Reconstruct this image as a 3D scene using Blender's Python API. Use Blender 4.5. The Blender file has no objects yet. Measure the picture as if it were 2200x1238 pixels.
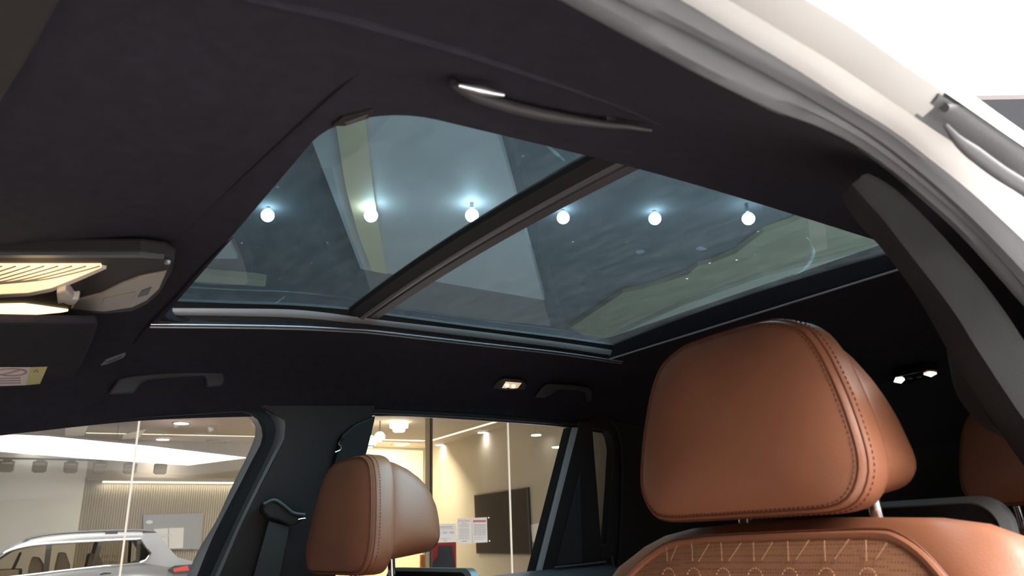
import bpy, bmesh, math, random
import numpy as np
from mathutils import Vector, Matrix
random.seed(7)
SC = bpy.context.scene
COL = SC.collection

# ------------------------------------------------------------------ camera
F_PX = 1620.0
YAW, PIT, ROLL = math.radians(35.5), math.radians(18.7), math.radians(-1.95)
CAM = np.array([0.0, 0.0, 1.30])
FW = np.array([math.sin(YAW) * math.cos(PIT), math.cos(YAW) * math.cos(PIT), math.sin(PIT)])
_r0 = np.array([math.cos(YAW), -math.sin(YAW), 0.0])
_u0 = np.cross(_r0, FW)
RT = math.cos(ROLL) * _r0 + math.sin(ROLL) * _u0
UP = math.cos(ROLL) * _u0 - math.sin(ROLL) * _r0
cd = bpy.data.cameras.new('camera')
cam = bpy.data.objects.new('camera', cd)
COL.objects.link(cam)
m = Matrix.Identity(4)
for i in range(3):
    m[i][0], m[i][1], m[i][2], m[i][3] = RT[i], UP[i], -FW[i], CAM[i]
cam.matrix_world = m
cd.sensor_width = 36.0
cd.lens = F_PX / 2200 * 36.0
cd.clip_start = 0.02
cd.dof.use_dof = True
cd.dof.focus_distance = 1.7
cd.dof.aperture_fstop = 10.0
SC.camera = cam

# ------------------------------------------------------------------ world, exposure
w = bpy.data.worlds.new('showroom_air')
SC.world = w
w.use_nodes = True
w.node_tree.nodes['Background'].inputs[0].default_value = (0.75, 0.78, 0.8, 1)
w.node_tree.nodes['Background'].inputs[1].default_value = 0.05
SC.view_settings.view_transform = 'Standard'
SC.view_settings.look = 'None'
SC.view_settings.gamma = 1.0
SC.view_settings.use_curve_mapping = False
SC.view_settings.exposure = 0.25

PANEL_E = 12.0      # luminous ceiling panel over the open door
RAFT_E = 3.0       # luminous raft in the room behind the glass
DOWN_W = 7.0      # downlights of the room behind the glass
HALL_W = 24.0      # downlights of the hall above the car

# ------------------------------------------------------------------ pixel helpers
def ray(u, v):
    d = FW * F_PX + RT * (u - 1100) + UP * (619 - v)
    return d / np.linalg.norm(d)
def aty(u, v, y):
    d = ray(u, v); return CAM + d * (y / d[1])
def atz(u, v, z):
    d = ray(u, v); return CAM + d * ((z - 1.3) / d[2])
def atx(u, v, x):
    d = ray(u, v); return CAM + d * (x / d[0])
def atplane(u, v, n, k):          # plane n.p = k
    d = ray(u, v); n = np.array(n, float)
    return CAM + d * ((k - n @ CAM) / (n @ d))
def onside(u, v, off=0.0):        # leaning side of the car on the passenger side
    return atplane(u, v, (0, 1, 0.26), 1.565 + 0.26 * 1.56 - off)
SA = math.radians(5.0)            # the showroom is turned 5 degrees against the car
E1 = np.array([math.cos(SA), -math.sin(SA), 0.0])
E2 = np.array([math.sin(SA), math.cos(SA), 0.0])
def ons(u, v, d):                 # plane across the showroom at depth d
    return atplane(u, v, E2, d)
def onw(u, v, k):                 # wall along the showroom depth
    return atplane(u, v, E1, k)
def sp(a, b, z):
    return E1 * a + E2 * b + np.array([0, 0, z])

# ------------------------------------------------------------------ materials
MATS = {}
def mat(name, col, rough=0.5, metal=0.0, spec=0.5, bump=None, var=None, emit=None, coat=0.0, sheen=0.0):
    if name in MATS: return MATS[name]
    M = bpy.data.materials.new(name); M.use_nodes = True
    nt = M.node_tree; b = nt.nodes['Principled BSDF']
    b.inputs['Base Color'].default_value = (*col, 1)
    b.inputs['Roughness'].default_value = rough
    b.inputs['Metallic'].default_value = metal
    b.inputs['Specular IOR Level'].default_value = spec
    b.inputs['Coat Weight'].default_value = coat
    b.inputs['Sheen Weight'].default_value = sheen
    tc = nt.nodes.new('ShaderNodeTexCoord')
    if var:
        n = nt.nodes.new('ShaderNodeTexNoise'); n.inputs['Scale'].default_value = var[0]; n.inputs['Detail'].default_value = 4
        nt.links.new(tc.outputs['Object'], n.inputs['Vector'])
        r = nt.nodes.new('ShaderNodeValToRGB')
        r.color_ramp.elements[0].position = 0.3; r.color_ramp.elements[1].position = 0.7
        r.color_ramp.elements[0].color = (*[c * (1 - var[1]) for c in col], 1)
        r.color_ramp.elements[1].color = (*[min(1, c * (1 + var[1])) for c in col], 1)
        nt.links.new(n.outputs['Fac'], r.inputs['Fac']); nt.links.new(r.outputs['Color'], b.inputs['Base Color'])
    if bump:
        n = nt.nodes.new('ShaderNodeTexNoise'); n.inputs['Scale'].default_value = bump[0]; n.inputs['Detail'].default_value = 3
        nt.links.new(tc.outputs['Object'], n.inputs['Vector'])
        bp = nt.nodes.new('ShaderNodeBump'); bp.inputs['Strength'].default_value = bump[1]; bp.inputs['Distance'].default_value = 0.002
        nt.links.new(n.outputs['Fac'], bp.inputs['Height']); nt.links.new(bp.outputs['Normal'], b.inputs['Normal'])
    if emit:
        b.inputs['Emission Color'].default_value = (*emit[0], 1); b.inputs['Emission Strength'].default_value = emit[1]
    MATS[name] = M
    return M

def glass_mat(name, tint, refl=0.06, dust=0.0, dustcol=(0.6, 0.65, 0.68), rough=0.0, dscale=40.0):
    """thin pane: tinted see-through, mirror reflection, a film of dust"""
    M = bpy.data.materials.new(name); M.use_nodes = True
    nt = M.node_tree; nt.nodes.clear()
    out = nt.nodes.new('ShaderNodeOutputMaterial')
    tr = nt.nodes.new('ShaderNodeBsdfTransparent'); tr.inputs[0].default_value = (*tint, 1)
    gl = nt.nodes.new('ShaderNodeBsdfGlossy'); gl.inputs['Roughness'].default_value = rough
    gl.inputs['Color'].default_value = (0.9, 0.95, 1, 1)
    lw = nt.nodes.new('ShaderNodeFresnel'); lw.inputs[0].default_value = 1.45
    mu = nt.nodes.new('ShaderNodeMath'); mu.operation = 'MULTIPLY'; mu.inputs[1].default_value = refl / 0.04
    mu.use_clamp = True
    nt.links.new(lw.outputs[0], mu.inputs[0])
    m1 = nt.nodes.new('ShaderNodeMixShader')
    nt.links.new(mu.outputs[0], m1.inputs[0]); nt.links.new(tr.outputs[0], m1.inputs[1]); nt.links.new(gl.outputs[0], m1.inputs[2])
    last = m1
    if dust > 0:
        tc = nt.nodes.new('ShaderNodeTexCoord')
        n1 = nt.nodes.new('ShaderNodeTexNoise'); n1.inputs['Scale'].default_value = dscale; n1.inputs['Detail'].default_value = 6
        n1.inputs['Roughness'].default_value = 0.7
        mp = nt.nodes.new('ShaderNodeMapping'); mp.inputs['Scale'].default_value = (1.0, 0.35, 1.0)
        nt.links.new(tc.outputs['Object'], mp.inputs[0]); nt.links.new(mp.outputs[0], n1.inputs['Vector'])
        r1 = nt.nodes.new('ShaderNodeMapRange')
        r1.inputs[1].default_value = 0.3; r1.inputs[2].default_value = 0.8; r1.inputs[3].default_value = dust * 0.5; r1.inputs[4].default_value = dust * 1.6
        nt.links.new(n1.outputs['Fac'], r1.inputs[0])
        vo = nt.nodes.new('ShaderNodeTexVoronoi'); vo.inputs['Scale'].default_value = 26.0
        nt.links.new(tc.outputs['Object'], vo.inputs['Vector'])
        r2 = nt.nodes.new('ShaderNodeMapRange')
        r2.inputs[1].default_value = 0.02; r2.inputs[2].default_value = 0.07; r2.inputs[3].default_value = 0.4; r2.inputs[4].default_value = 0.0
        nt.links.new(vo.outputs['Distance'], r2.inputs[0])
        n2 = nt.nodes.new('ShaderNodeTexNoise'); n2.inputs['Scale'].default_value = 5.0
        nt.links.new(tc.outputs['Object'], n2.inputs['Vector'])
        r3 = nt.nodes.new('ShaderNodeMapRange'); r3.inputs[1].default_value = 0.52; r3.inputs[2].default_value = 0.66
        nt.links.new(n2.outputs['Fac'], r3.inputs[0])
        mm = nt.nodes.new('ShaderNodeMath'); mm.operation = 'MULTIPLY'
        nt.links.new(r2.outputs[0], mm.inputs[0]); nt.links.new(r3.outputs[0], mm.inputs[1])
        ad = nt.nodes.new('ShaderNodeMath'); ad.operation = 'ADD'; ad.use_clamp = True
        nt.links.new(r1.outputs[0], ad.inputs[0]); nt.links.new(mm.outputs[0], ad.inputs[1])
        df = nt.nodes.new('ShaderNodeBsdfTranslucent'); df.inputs[0].default_value = (*dustcol, 1)
        m2 = nt.nodes.new('ShaderNodeMixShader')
        nt.links.new(ad.outputs[0], m2.inputs[0]); nt.links.new(m1.outputs[0], m2.inputs[1]); nt.links.new(df.outputs[0], m2.inputs[2])
        last = m2
    nt.links.new(last.outputs[0], out.inputs[0])
    MATS[name] = M
    return M

def perf_leather(name, col):
    M = mat(name, col, rough=0.55, bump=(300, 0.15))
    nt = M.node_tree; b = nt.nodes['Principled BSDF']
    tc = [n for n in nt.nodes if n.type == 'TEX_COORD'][0]
    v = nt.nodes.new('ShaderNodeTexVoronoi'); v.inputs['Scale'].default_value = 330; v.inputs['Randomness'].default_value = 0.15
    nt.links.new(tc.outputs['Object'], v.inputs['Vector'])
    r = nt.nodes.new('ShaderNodeValToRGB')
    r.color_ramp.elements[0].position = 0.22; r.color_ramp.elements[1].position = 0.38
    r.color_ramp.elements[0].color = (*[c * 0.45 for c in col], 1); r.color_ramp.elements[1].color = (*col, 1)
    nt.links.new(v.outputs['Distance'], r.inputs[0]); nt.links.new(r.outputs[0], b.inputs['Base Color'])
    return M

LEATHER = (0.29, 0.109, 0.056)
mat('leather', LEATHER, rough=0.46, spec=0.55, bump=(420, 0.12), var=(9, 0.05), coat=0.03)
perf_leather('perforated_leather', (0.33, 0.145, 0.075))
mat('seam_leather', (0.16, 0.05, 0.022), rough=0.6)
mat('tan_thread', (0.50, 0.26, 0.14), rough=0.7)
mat('dark_thread', (0.13, 0.04, 0.02), rough=0.7)
mat('headliner_cloth', (0.0185, 0.0168, 0.0222), rough=0.95, spec=0.1, bump=(900, 0.2), var=(60, 0.12))
mat('pillar_suede', (0.0165, 0.0163, 0.0165), rough=0.95, spec=0.1, bump=(700, 0.3), var=(14, 0.18), sheen=0.02)
mat('black_plastic', (0.0195, 0.0160, 0.0155), rough=0.6, spec=0.25, bump=(500, 0.1))
mat('grey_plastic', (0.10, 0.10, 0.108), rough=0.5, bump=(600, 0.1))
mat('light_trim', (0.33, 0.315, 0.32), rough=0.5, bump=(600, 0.1))
mat('handle_plastic', (0.030, 0.026, 0.028), rough=0.55, spec=0.25)
mat('trim_plastic', (0.055, 0.055, 0.06), rough=0.5, bump=(600, 0.1))
mat('gloss_black', (0.006, 0.006, 0.007), rough=0.12, spec=0.6)
mat('dark_pane', (0.03, 0.03, 0.033), rough=0.3)
mat('rubber', (0.012, 0.012, 0.013), rough=0.6, spec=0.3)
mat('seal_rubber', (0.085, 0.083, 0.09), rough=0.6, spec=0.35)
mat('aluminium', (0.42, 0.42, 0.45), rough=0.38, metal=0.9)
mat('dark_aluminium', (0.19, 0.185, 0.19), rough=0.42, metal=0.7)
mat('chrome', (0.85, 0.85, 0.86), rough=0.08, metal=1.0)
mat('white_paint', (0.90, 0.90, 0.89), rough=0.3, coat=0.4, var=(3, 0.01))
mat('shaded_white', (0.36, 0.345, 0.335), rough=0.5)  # white body paint with its shade put into the grey
mat('lamp_lens', (0.9, 0.75, 0.5), rough=0.3, emit=((1.0, 0.66, 0.30), 1.15))
mat('lamp_lens_bright', (0.9, 0.75, 0.5), rough=0.3, emit=((1.0, 0.72, 0.38), 2.0))
mat('bulb_warm', (0.9, 0.8, 0.6), rough=0.3, emit=((1.0, 0.80, 0.58), 1.6))
mat('lamp_dim', (0.5, 0.35, 0.2), rough=0.3, emit=((1.0, 0.7, 0.42), 0.5))
mat('console_grey', (0.20, 0.17, 0.15), rough=0.4)
mat('knob_grey', (0.42, 0.38, 0.36), rough=0.45)
mat('label_white', (0.55, 0.48, 0.46), rough=0.6)
mat('label_yellow', (0.46, 0.40, 0.14), rough=0.6)
mat('label_ink', (0.28, 0.17, 0.17), rough=0.6)
glass_mat('sunroof_glass', (0.215, 0.385, 0.465), refl=0.012, dust=0.013, dustcol=(0.55, 0.66, 0.72))
glass_mat('side_glass', (0.93, 0.93, 0.92), refl=0.01)
glass_mat('privacy_glass', (0.30, 0.29, 0.27), refl=0.05)
glass_mat('partition_glass', (0.95, 0.96, 0.95), refl=0.006)
glass_mat('suv_glass', (0.82, 0.77, 0.69), refl=0.03)
glass_mat('smear_film', (0.80, 0.86, 0.88), refl=0.02, dust=0.08, dustcol=(0.7, 0.75, 0.78))

# ------------------------------------------------------------------ object helpers
WL = {}
def link(o, parent, loc=(0, 0, 0)):
    COL.objects.link(o)
    loc = np.array(loc, float)
    if parent is not None:
        o.parent = parent
        WL[o.name] = WL[parent.name].copy()
        o.location = (0, 0, 0)
    else:
        WL[o.name] = loc
        o.location = loc
def tag(o, label, cat=None, group=None, kind=None):
    o['label'] = label
    if cat: o['category'] = cat
    if group: o['group'] = group
    if kind: o['kind'] = kind
    return o
def thing(name, label, cat, loc=(0, 0, 0), group=None, kind=None):
    o = bpy.data.objects.new(name, None); o.empty_display_size = 0.05
    link(o, None, loc)
    return tag(o, label, None if kind == 'structure' else cat, group, kind)
def mk(name, verts, faces, material, parent=None, smooth=True, label=None, cat=None, group=None, kind=None,
       solid=0.0, bevel=0.0, subsurf=0, angle=40):
    V = np.array(verts, float).reshape(-1, 3)
    if parent is not None: base = WL[parent.name]
    else: base = np.array([V[:, 0].mean(), V[:, 1].mean(), V[:, 2].min()])
    me = bpy.data.meshes.new(name)
    me.from_pydata([tuple(p) for p in V - base], [], [tuple(f) for f in faces])
    me.validate(); me.update()
    if smooth:
        me.polygons.foreach_set('use_smooth', [True] * len(me.polygons))
    o = bpy.data.objects.new(name, me)
    me.materials.append(MATS[material])
    link(o, parent, base)
    if solid:
        md = o.modifiers.new('thickness', 'SOLIDIFY'); md.thickness = solid; md.offset = 0
    if bevel:
        md = o.modifiers.new('edges', 'BEVEL'); md.width = bevel; md.segments = 2; md.limit_method = 'ANGLE'
    if subsurf:
        md = o.modifiers.new('round', 'SUBSURF'); md.levels = subsurf; md.render_levels = subsurf
    if smooth and (bevel or angle):
        try: me.set_sharp_from_angle(angle=math.radians(angle))
        except Exception: pass
    if label: tag(o, label, cat, group, kind)
    elif kind: o['kind'] = kind
    return o

def spline(pts, n):
    """Catmull-Rom through pts, n samples"""
    P = np.array(pts, float)
    if len(P) < 3:
        t = np.linspace(0, 1, n)[:, None]; return P[0] * (1 - t) + P[-1] * t
    Q = np.vstack([2 * P[0] - P[1], P, 2 * P[-1] - P[-2]])
    seg = np.linalg.norm(np.diff(P, axis=0), axis=1); cum = np.concatenate([[0], np.cumsum(seg)])
    out = []
    for s in np.linspace(0, cum[-1], n):
        i = min(int(np.searchsorted(cum, s, side='right') - 1), len(P) - 2)
        t = (s - cum[i]) / max(seg[i], 1e-9)
        a, b, c, d = Q[i], Q[i + 1], Q[i + 2], Q[i + 3]
        out.append(0.5 * ((2 * b) + (-a + c) * t + (2 * a - 5 * b + 4 * c - d) * t * t + (-a + 3 * b - 3 * c + d) * t ** 3))
    return np.array(out)
def loft(name, curves, material, parent=None, closed=False, caps=False, **kw):
    n = len(curves[0]); V = []; Fc = []
    for c in curves: V += [tuple(p) for p in c]
    for k in range(len(curves) - 1):
        for i in range(n if closed else n - 1):
            j = (i + 1) % n
            Fc.append((k * n + i, k * n + j, (k + 1) * n + j, (k + 1) * n + i))
    if caps:
        Fc.append(tuple(range(n - 1, -1, -1))); o = (len(curves) - 1) * n; Fc.append(tuple(range(o, o + n)))
    return mk(name, V, Fc, material, parent, **kw)
def tube_geo(path, r, seg=8, closed=False):
    P = np.array(path, float); n = len(P); V = []; Fc = []
    prev = None
    for i in range(n):
        t = (P[(i + 1) % n] - P[i - 1]) if (closed or 0 < i < n - 1) else (P[min(i + 1, n - 1)] - P[max(i - 1, 0)])
        t = t / (np.linalg.norm(t) + 1e-12)
        if prev is None:
            a = np.array([0, 0, 1.0]) if abs(t[2]) < 0.9 else np.array([1.0, 0, 0])
            u = np.cross(t, a)
        else:
            u = prev - t * (prev @ t)
        u /= np.linalg.norm(u) + 1e-12; prev = u; v = np.cross(t, u)
        rr = r[i] if hasattr(r, '__len__') else r
        for k in range(seg):
            an = 2 * math.pi * k / seg
            V.append(P[i] + rr * (math.cos(an) * u + math.sin(an) * v))
    for i in range(n if closed else n - 1):
        for k in range(seg):
            a = i * seg + k; b = i * seg + (k + 1) % seg; j = (i + 1) % n
            Fc.append((a, b, j * seg + (k + 1) % seg, j * seg + k))
    if not closed:
        Fc.append(tuple(range(seg - 1, -1, -1))); Fc.append(tuple(range((n - 1) * seg, n * seg)))
    return V, Fc
def tube(name, path, r, material, parent=None, seg=8, closed=False, **kw):
    V, Fc = tube_geo(path, r, seg, closed)
    return mk(name, V, Fc, material, parent, **kw)
def prism(name, poly, vec, material, parent=None, bevel=0.0, smooth=False, **kw):
    P = np.array(poly, float); n = len(P); v = np.array(vec, float)
    V = list(P) + list(P + v)
    Fc = [tuple(range(n)), tuple(range(2 * n - 1, n - 1, -1))]
    for i in range(n):
        j = (i + 1) % n; Fc.append((i, n + i, n + j, j))
    o = mk(name, V, Fc, material, parent, smooth=smooth, bevel=bevel, **kw)
    fix_normals(o)
    return o
def fix_normals(o):
    bm = bmesh.new(); bm.from_mesh(o.data)
    bmesh.ops.recalc_face_normals(bm, faces=bm.faces); bm.to_mesh(o.data); bm.free()
def box_geo(c, ax, ay, az):
    c, ax, ay, az = [np.array(q, float) for q in (c, ax, ay, az)]
    V = [c + sx * ax + sy * ay + sz * az for sx in (-1, 1) for sy in (-1, 1) for sz in (-1, 1)]
    return V, [(0, 1, 3, 2), (4, 6, 7, 5), (0, 4, 5, 1), (2, 3, 7, 6), (0, 2, 6, 4), (1, 5, 7, 3)]
def boxo(name, c, ax, ay, az, material, parent=None, bevel=0.0, **kw):
    V, Fc = box_geo(c, ax, ay, az)
    return mk(name, V, Fc, material, parent, smooth=False, bevel=bevel, **kw)
def join_geo(lst):
    V = []; Fc = []
    for v, f in lst:
        b = len(V); V += list(v); Fc += [tuple(i + b for i in q) for q in f]
    return V, Fc
def disc_geo(c, ax, ay, n=24):
    c, ax, ay = [np.array(q, float) for q in (c, ax, ay)]
    V = [c + math.cos(2 * math.pi * k / n) * ax + math.sin(2 * math.pi * k / n) * ay for k in range(n)]
    return V, [tuple(range(n))]
def lathe_geo(c, prof, n=24):
    c = np.array(c, float); V = []; Fc = []
    for r, z in prof:
        for k in range(n):
            a = 2 * math.pi * k / n
            V.append(c + np.array([r * math.cos(a), r * math.sin(a), z]))
    for i in range(len(prof) - 1):
        for k in range(n):
            j = (k + 1) % n
            Fc.append((i * n + k, i * n + j, (i + 1) * n + j, (i + 1) * n + k))
    return V, Fc
def interp(x, xs, ys):
    """smooth monotone-ish cubic"""
    xs = np.array(xs, float); ys = np.array(ys, float)
    d = np.gradient(ys, xs)
    x = min(max(x, xs[0]), xs[-1])
    i = min(int(np.searchsorted(xs, x, side='right') - 1), len(xs) - 2)
    h = xs[i + 1] - xs[i]; t = (x - xs[i]) / h
    return ((2 * t ** 3 - 3 * t * t + 1) * ys[i] + (t ** 3 - 2 * t * t + t) * h * d[i]
            + (-2 * t ** 3 + 3 * t * t) * ys[i + 1] + (t ** 3 - t * t) * h * d[i + 1])
def copy_tree(o, loc, parent=None, **props):
    c = o.copy(); COL.objects.link(c)
    for k, v in props.items(): c[k] = v
    if parent is None:
        c.location = loc; WL[c.name] = np.array(loc, float)
    else:
        c.parent = parent; WL[c.name] = WL[parent.name]
    for ch in [q for q in o.children]: copy_tree(ch, loc, c)
    return c

# =================================================================== SHOWROOM SHELL
mat('floor_tile', (0.74, 0.73, 0.71), rough=0.25, var=(1.2, 0.06))
mat('hall_ceiling', (0.088, 0.090, 0.104), rough=0.9, var=(0.6, 0.04))
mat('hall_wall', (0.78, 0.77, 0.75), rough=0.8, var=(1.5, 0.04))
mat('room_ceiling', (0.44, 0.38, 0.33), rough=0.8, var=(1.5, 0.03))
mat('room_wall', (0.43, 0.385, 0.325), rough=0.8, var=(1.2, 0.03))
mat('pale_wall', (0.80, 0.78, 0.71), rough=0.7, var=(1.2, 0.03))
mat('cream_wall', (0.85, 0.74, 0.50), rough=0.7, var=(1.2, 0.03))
mat('luminous', (1, 1, 1), emit=((1.0, 0.985, 0.96), PANEL_E))
mat('luminous_raft', (1, 1, 1), emit=((1.0, 0.99, 0.95), RAFT_E))
mat('downlight_glow', (1, 1, 1), emit=((1.0, 0.96, 0.88), 12))
mat('hall_glow', (1, 1, 1), emit=((0.97, 1.0, 0.97), 40))
mat('warm_glow', (1, 1, 1), emit=((1.0, 0.90, 0.66), 9))
mat('strip_glow', (1, 1, 1), emit=((1.0, 0.86, 0.66), 1.0))
mat('cove_glow', (1, 1, 1), emit=((1.0, 0.92, 0.72), 1.6))
mat('pale_panel', (0.42, 0.375, 0.39), rough=0.6)
mat('beige_panel', (0.60, 0.43, 0.27), rough=0.6)
mat('olive_panel', (0.25, 0.205, 0.13), rough=0.8, var=(3, 0.1))
mat('olive_band', (0.40, 0.34, 0.26), rough=0.8)
HZ, RZ, PD, WD, WR = 3.4, 3.3, 8.5, 15.4, 6.75   # hall ceiling, room ceiling, partition depth, far wall depth, side wall
def quad(name, pts, material, **kw):
    return mk(name, pts, [tuple(range(len(pts)))], material, smooth=False, **kw)
def slab(name, a0, a1, b0, b1, z0, z1, material, parent=None, **kw):
    c = sp((a0 + a1) / 2, (b0 + b1) / 2, (z0 + z1) / 2)
    return boxo(name, c, E1 * (a1 - a0) / 2, E2 * (b1 - b0) / 2, (0, 0, (z1 - z0) / 2), material, parent, **kw)
slab('floor', -10, 12, -8, 16, -0.1, 0.0, 'floor_tile', label='pale polished showroom floor under the cars', kind='structure')
slab('ceiling', -10, 12, -8, PD, HZ, HZ + 0.1, 'hall_ceiling', label='dark grey showroom ceiling above the sunroof', kind='structure')
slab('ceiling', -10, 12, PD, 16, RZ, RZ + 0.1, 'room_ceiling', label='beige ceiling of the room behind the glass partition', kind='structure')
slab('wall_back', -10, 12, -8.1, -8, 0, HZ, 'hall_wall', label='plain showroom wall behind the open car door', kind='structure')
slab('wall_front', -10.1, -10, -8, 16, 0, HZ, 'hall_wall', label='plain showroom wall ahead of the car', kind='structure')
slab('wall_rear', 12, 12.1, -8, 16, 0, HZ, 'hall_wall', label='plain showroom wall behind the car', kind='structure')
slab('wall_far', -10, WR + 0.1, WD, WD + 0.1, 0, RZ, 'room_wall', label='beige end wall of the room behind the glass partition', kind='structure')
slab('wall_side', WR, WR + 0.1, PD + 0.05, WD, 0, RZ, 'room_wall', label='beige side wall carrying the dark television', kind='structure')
# bright bay of the end wall between the pillar trim and the mullion
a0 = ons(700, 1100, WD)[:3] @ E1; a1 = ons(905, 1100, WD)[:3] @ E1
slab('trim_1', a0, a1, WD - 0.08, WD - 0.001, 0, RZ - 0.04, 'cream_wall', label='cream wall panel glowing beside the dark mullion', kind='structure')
a2 = ons(173, 1100, WD) @ E1
slab('trim_2', -10, a2, WD - 0.06, WD - 0.001, 0, RZ - 0.05, 'pale_wall', label='pale wall panel left of the fluted cladding, its paleness standing in for bright haze', kind='structure')  # bright haze over the wall's left part, put into a pale colour

# luminous ceiling panel over the open door
ed = np.array([0.338, -0.227, 0]); ed /= np.linalg.norm(ed); nn = np.array([-ed[1], ed[0], 0])
pA = atz(2030, 189, HZ); pA[2] = HZ
if nn @ (CAM - pA) < 0: nn = -nn
c0 = pA - ed * 1.8; c1 = pA + ed * 3.2
PW = 7.0
lp = thing('luminous_ceiling', 'large white luminous ceiling panel above the open car door', 'ceiling light', (*((c0 + c1) / 2 + nn * PW / 2)[:2], HZ - 0.05))
def flat(poly, z): return [np.array([p[0], p[1], z]) for p in poly]
rect = [c0, c1, c1 + nn * PW, c0 + nn * PW]
quad('diffuser', flat(rect, HZ - 0.041), 'luminous', parent=lp)
for k in range(4):
    a, b = rect[k], rect[(k + 1) % 4]
    mid = (a + b) / 2; d = (b - a); L = np.linalg.norm(d); d = d / L; pn = np.array([-d[1], d[0], 0])
    boxo('frame_bar', (mid[0], mid[1], HZ - 0.03), d * (L / 2 + 0.02), pn * 0.02, (0, 0, 0.03), 'pale_panel', lp)

# hall ceiling panels seen through the sunroof
def ceiling_panel(name, px, z, th, material, label, grp=None):
    P = [atz(u, v, z) for u, v in px]
    return prism(name, P, (0, 0, th), material, label=label, cat='ceiling panel', group=grp)
ceiling_panel('reflection_raft', [(640, 225), (684, 340), (775, 578), (1170, 645), (1070, 290), (1052, 225)], HZ - 0.09, 0.085, 'pale_panel',
              'large pale glass reflection built as a ceiling raft above the sunroof crossbar')  # pale reflection in the sunroof glass, built as a flat panel
ceiling_panel('ceiling_strip', [(715, 225), (742, 400), (770, 505), (800, 583), (831, 589), (812, 480), (797, 370), (780, 225)], HZ - 0.12, 0.028, 'beige_panel',
              'narrow warm-lit strip painted beige across the pale ceiling raft')  # warm light on the raft, put into a separate beige strip
ceiling_panel('ceiling_tile', [(420, 556), (510, 556), (492, 520), (455, 500)], HZ - 0.04, 0.035, 'pale_panel',
              'small pale triangular ceiling piece at the sunroof front corner')
ceiling_panel('ceiling_bar', [(400, 588), (545, 600), (572, 604), (570, 616), (400, 604)], HZ - 0.06, 0.055, 'olive_band',
              'short greenish ceiling bar near the sunroof guide rail')
ceiling_panel('ceiling_canopy', [(1225, 705), (1300, 655), (1338, 630), (1375, 622), (1440, 603), (1478, 590), (1500, 572), (1528, 566), (1580, 545),
                                 (1602, 528), (1640, 500), (1700, 480), (1780, 440), (2100, 560), (1400, 800)], HZ - 0.05, 0.045, 'olive_panel',
              'large olive ceiling canopy with a stepped edge')
ceiling_panel('ceiling_rib', [(1335, 716), (1352, 716), (1480, 668), (1650, 612), (1920, 545), (1920, 524), (1640, 595), (1470, 655)], HZ - 0.09, 0.038, 'olive_band',
              'pale straight rib under the olive ceiling canopy')

# hall downlights above the sunroof
def downlight(name, c, r, glow, label, grp, mat_ring='pale_panel'):
    t = thing(name, label, 'downlight', (c[0], c[1], c[2] - 0.02), grp)
    V, Fc = lathe_geo((c[0], c[1], c[2] - 0.001), [(r * 1.25, 0), (r * 1.2, -0.018), (r, -0.02), (r * 0.97, -0.008)])
    mk('ring', V, Fc, mat_ring, t)
    V, Fc = disc_geo((c[0], c[1], c[2] - 0.009), (r, 0, 0), (0, -r, 0))
    mk('lens', V, Fc, glow, t, smooth=False)
    return t
def spot(name, loc, watt, size, col=(1, 0.95, 0.88), ang=120, blend=0.6, tgt=None):
    L = bpy.data.lights.new(name, 'SPOT'); L.energy = watt; L.shadow_soft_size = size; L.color = col
    L.spot_size = math.radians(ang); L.spot_blend = blend
    o = bpy.data.objects.new(name, L); COL.objects.link(o); o.location = loc
    return o
HDL = {575: 'bright white globe downlight nearest the sunroof front corner, beyond the plain ceiling', 797: 'bright white globe downlight below the beige ceiling strip', 1014: 'bright white globe downlight below the pale ceiling raft',
       1210: 'bright white globe downlight between the pale ceiling raft and the plain ceiling', 1407: 'bright white globe downlight on the plain ceiling beside the olive canopy', 1608: 'bright white globe downlight at the stepped edge of the olive canopy'}
for u, v in [(575, 463), (797, 463), (1014, 463), (1210, 468), (1407, 470), (1608, 470)]:
    zd = HZ - (0.175 if u in (797, 1014) else 0.058 if u != 1608 else 0.11)
    p = atz(u, v, zd)
    t = thing('hall_downlight', HDL[u], 'downlight', (p[0], p[1], zd - 0.052), 'downlights above the sunroof')
    r_ = 0.041
    V, Fc = lathe_geo(p, [(max(1e-4, r_ * math.sin(a)), -r_ * math.cos(a)) for a in np.linspace(0, math.pi, 13)], 24)
    mk('lens', V, Fc, 'hall_glow', t)
    tube('stem', [(p[0], p[1], zd + 0.05), (p[0], p[1], HZ)], 0.012, 'pale_panel' if u in (797, 1014) else 'hall_ceiling', t)
    spot('downlight_beam', (p[0], p[1], zd - 0.08), HALL_W, 0.05, (1, 0.98, 0.94))

# =================================================================== GLASS PARTITION
pt = thing('window_6', 'frameless glass partition between hall and room', 'window', sp(0, PD, 0), kind='structure')
cuts = [-10.0] + [ons(u, 1050, PD) @ E1 for u in (281, 922, 1095)] + [WR]
for k in range(4):
    mk('pane', [sp(cuts[k] + 0.008, PD, 0.002), sp(cuts[k + 1] - 0.008, PD, 0.002), sp(cuts[k + 1] - 0.008, PD, RZ - 0.002), sp(cuts[k] + 0.008, PD, RZ - 0.002)],
       [(0, 1, 2, 3)], 'partition_glass', pt, smooth=False)
mat('glass_edge', (0.80, 0.74, 0.62), rough=0.3, emit=((1.0, 0.92, 0.78), 0.35))  # brightness of the glass joints put in as a faint glow
mat('mullion_dark', (0.05, 0.035, 0.03), rough=0.4)
mat('mullion_bronze', (0.34, 0.27, 0.15), rough=0.3, metal=0.4)
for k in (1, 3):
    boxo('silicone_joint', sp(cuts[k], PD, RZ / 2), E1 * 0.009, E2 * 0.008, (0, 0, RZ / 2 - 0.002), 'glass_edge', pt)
boxo('mullion', sp(cuts[2] + 0.02, PD, RZ / 2), E1 * 0.012, E2 * 0.03, (0, 0, RZ / 2 - 0.002), 'mullion_dark', pt)
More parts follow.
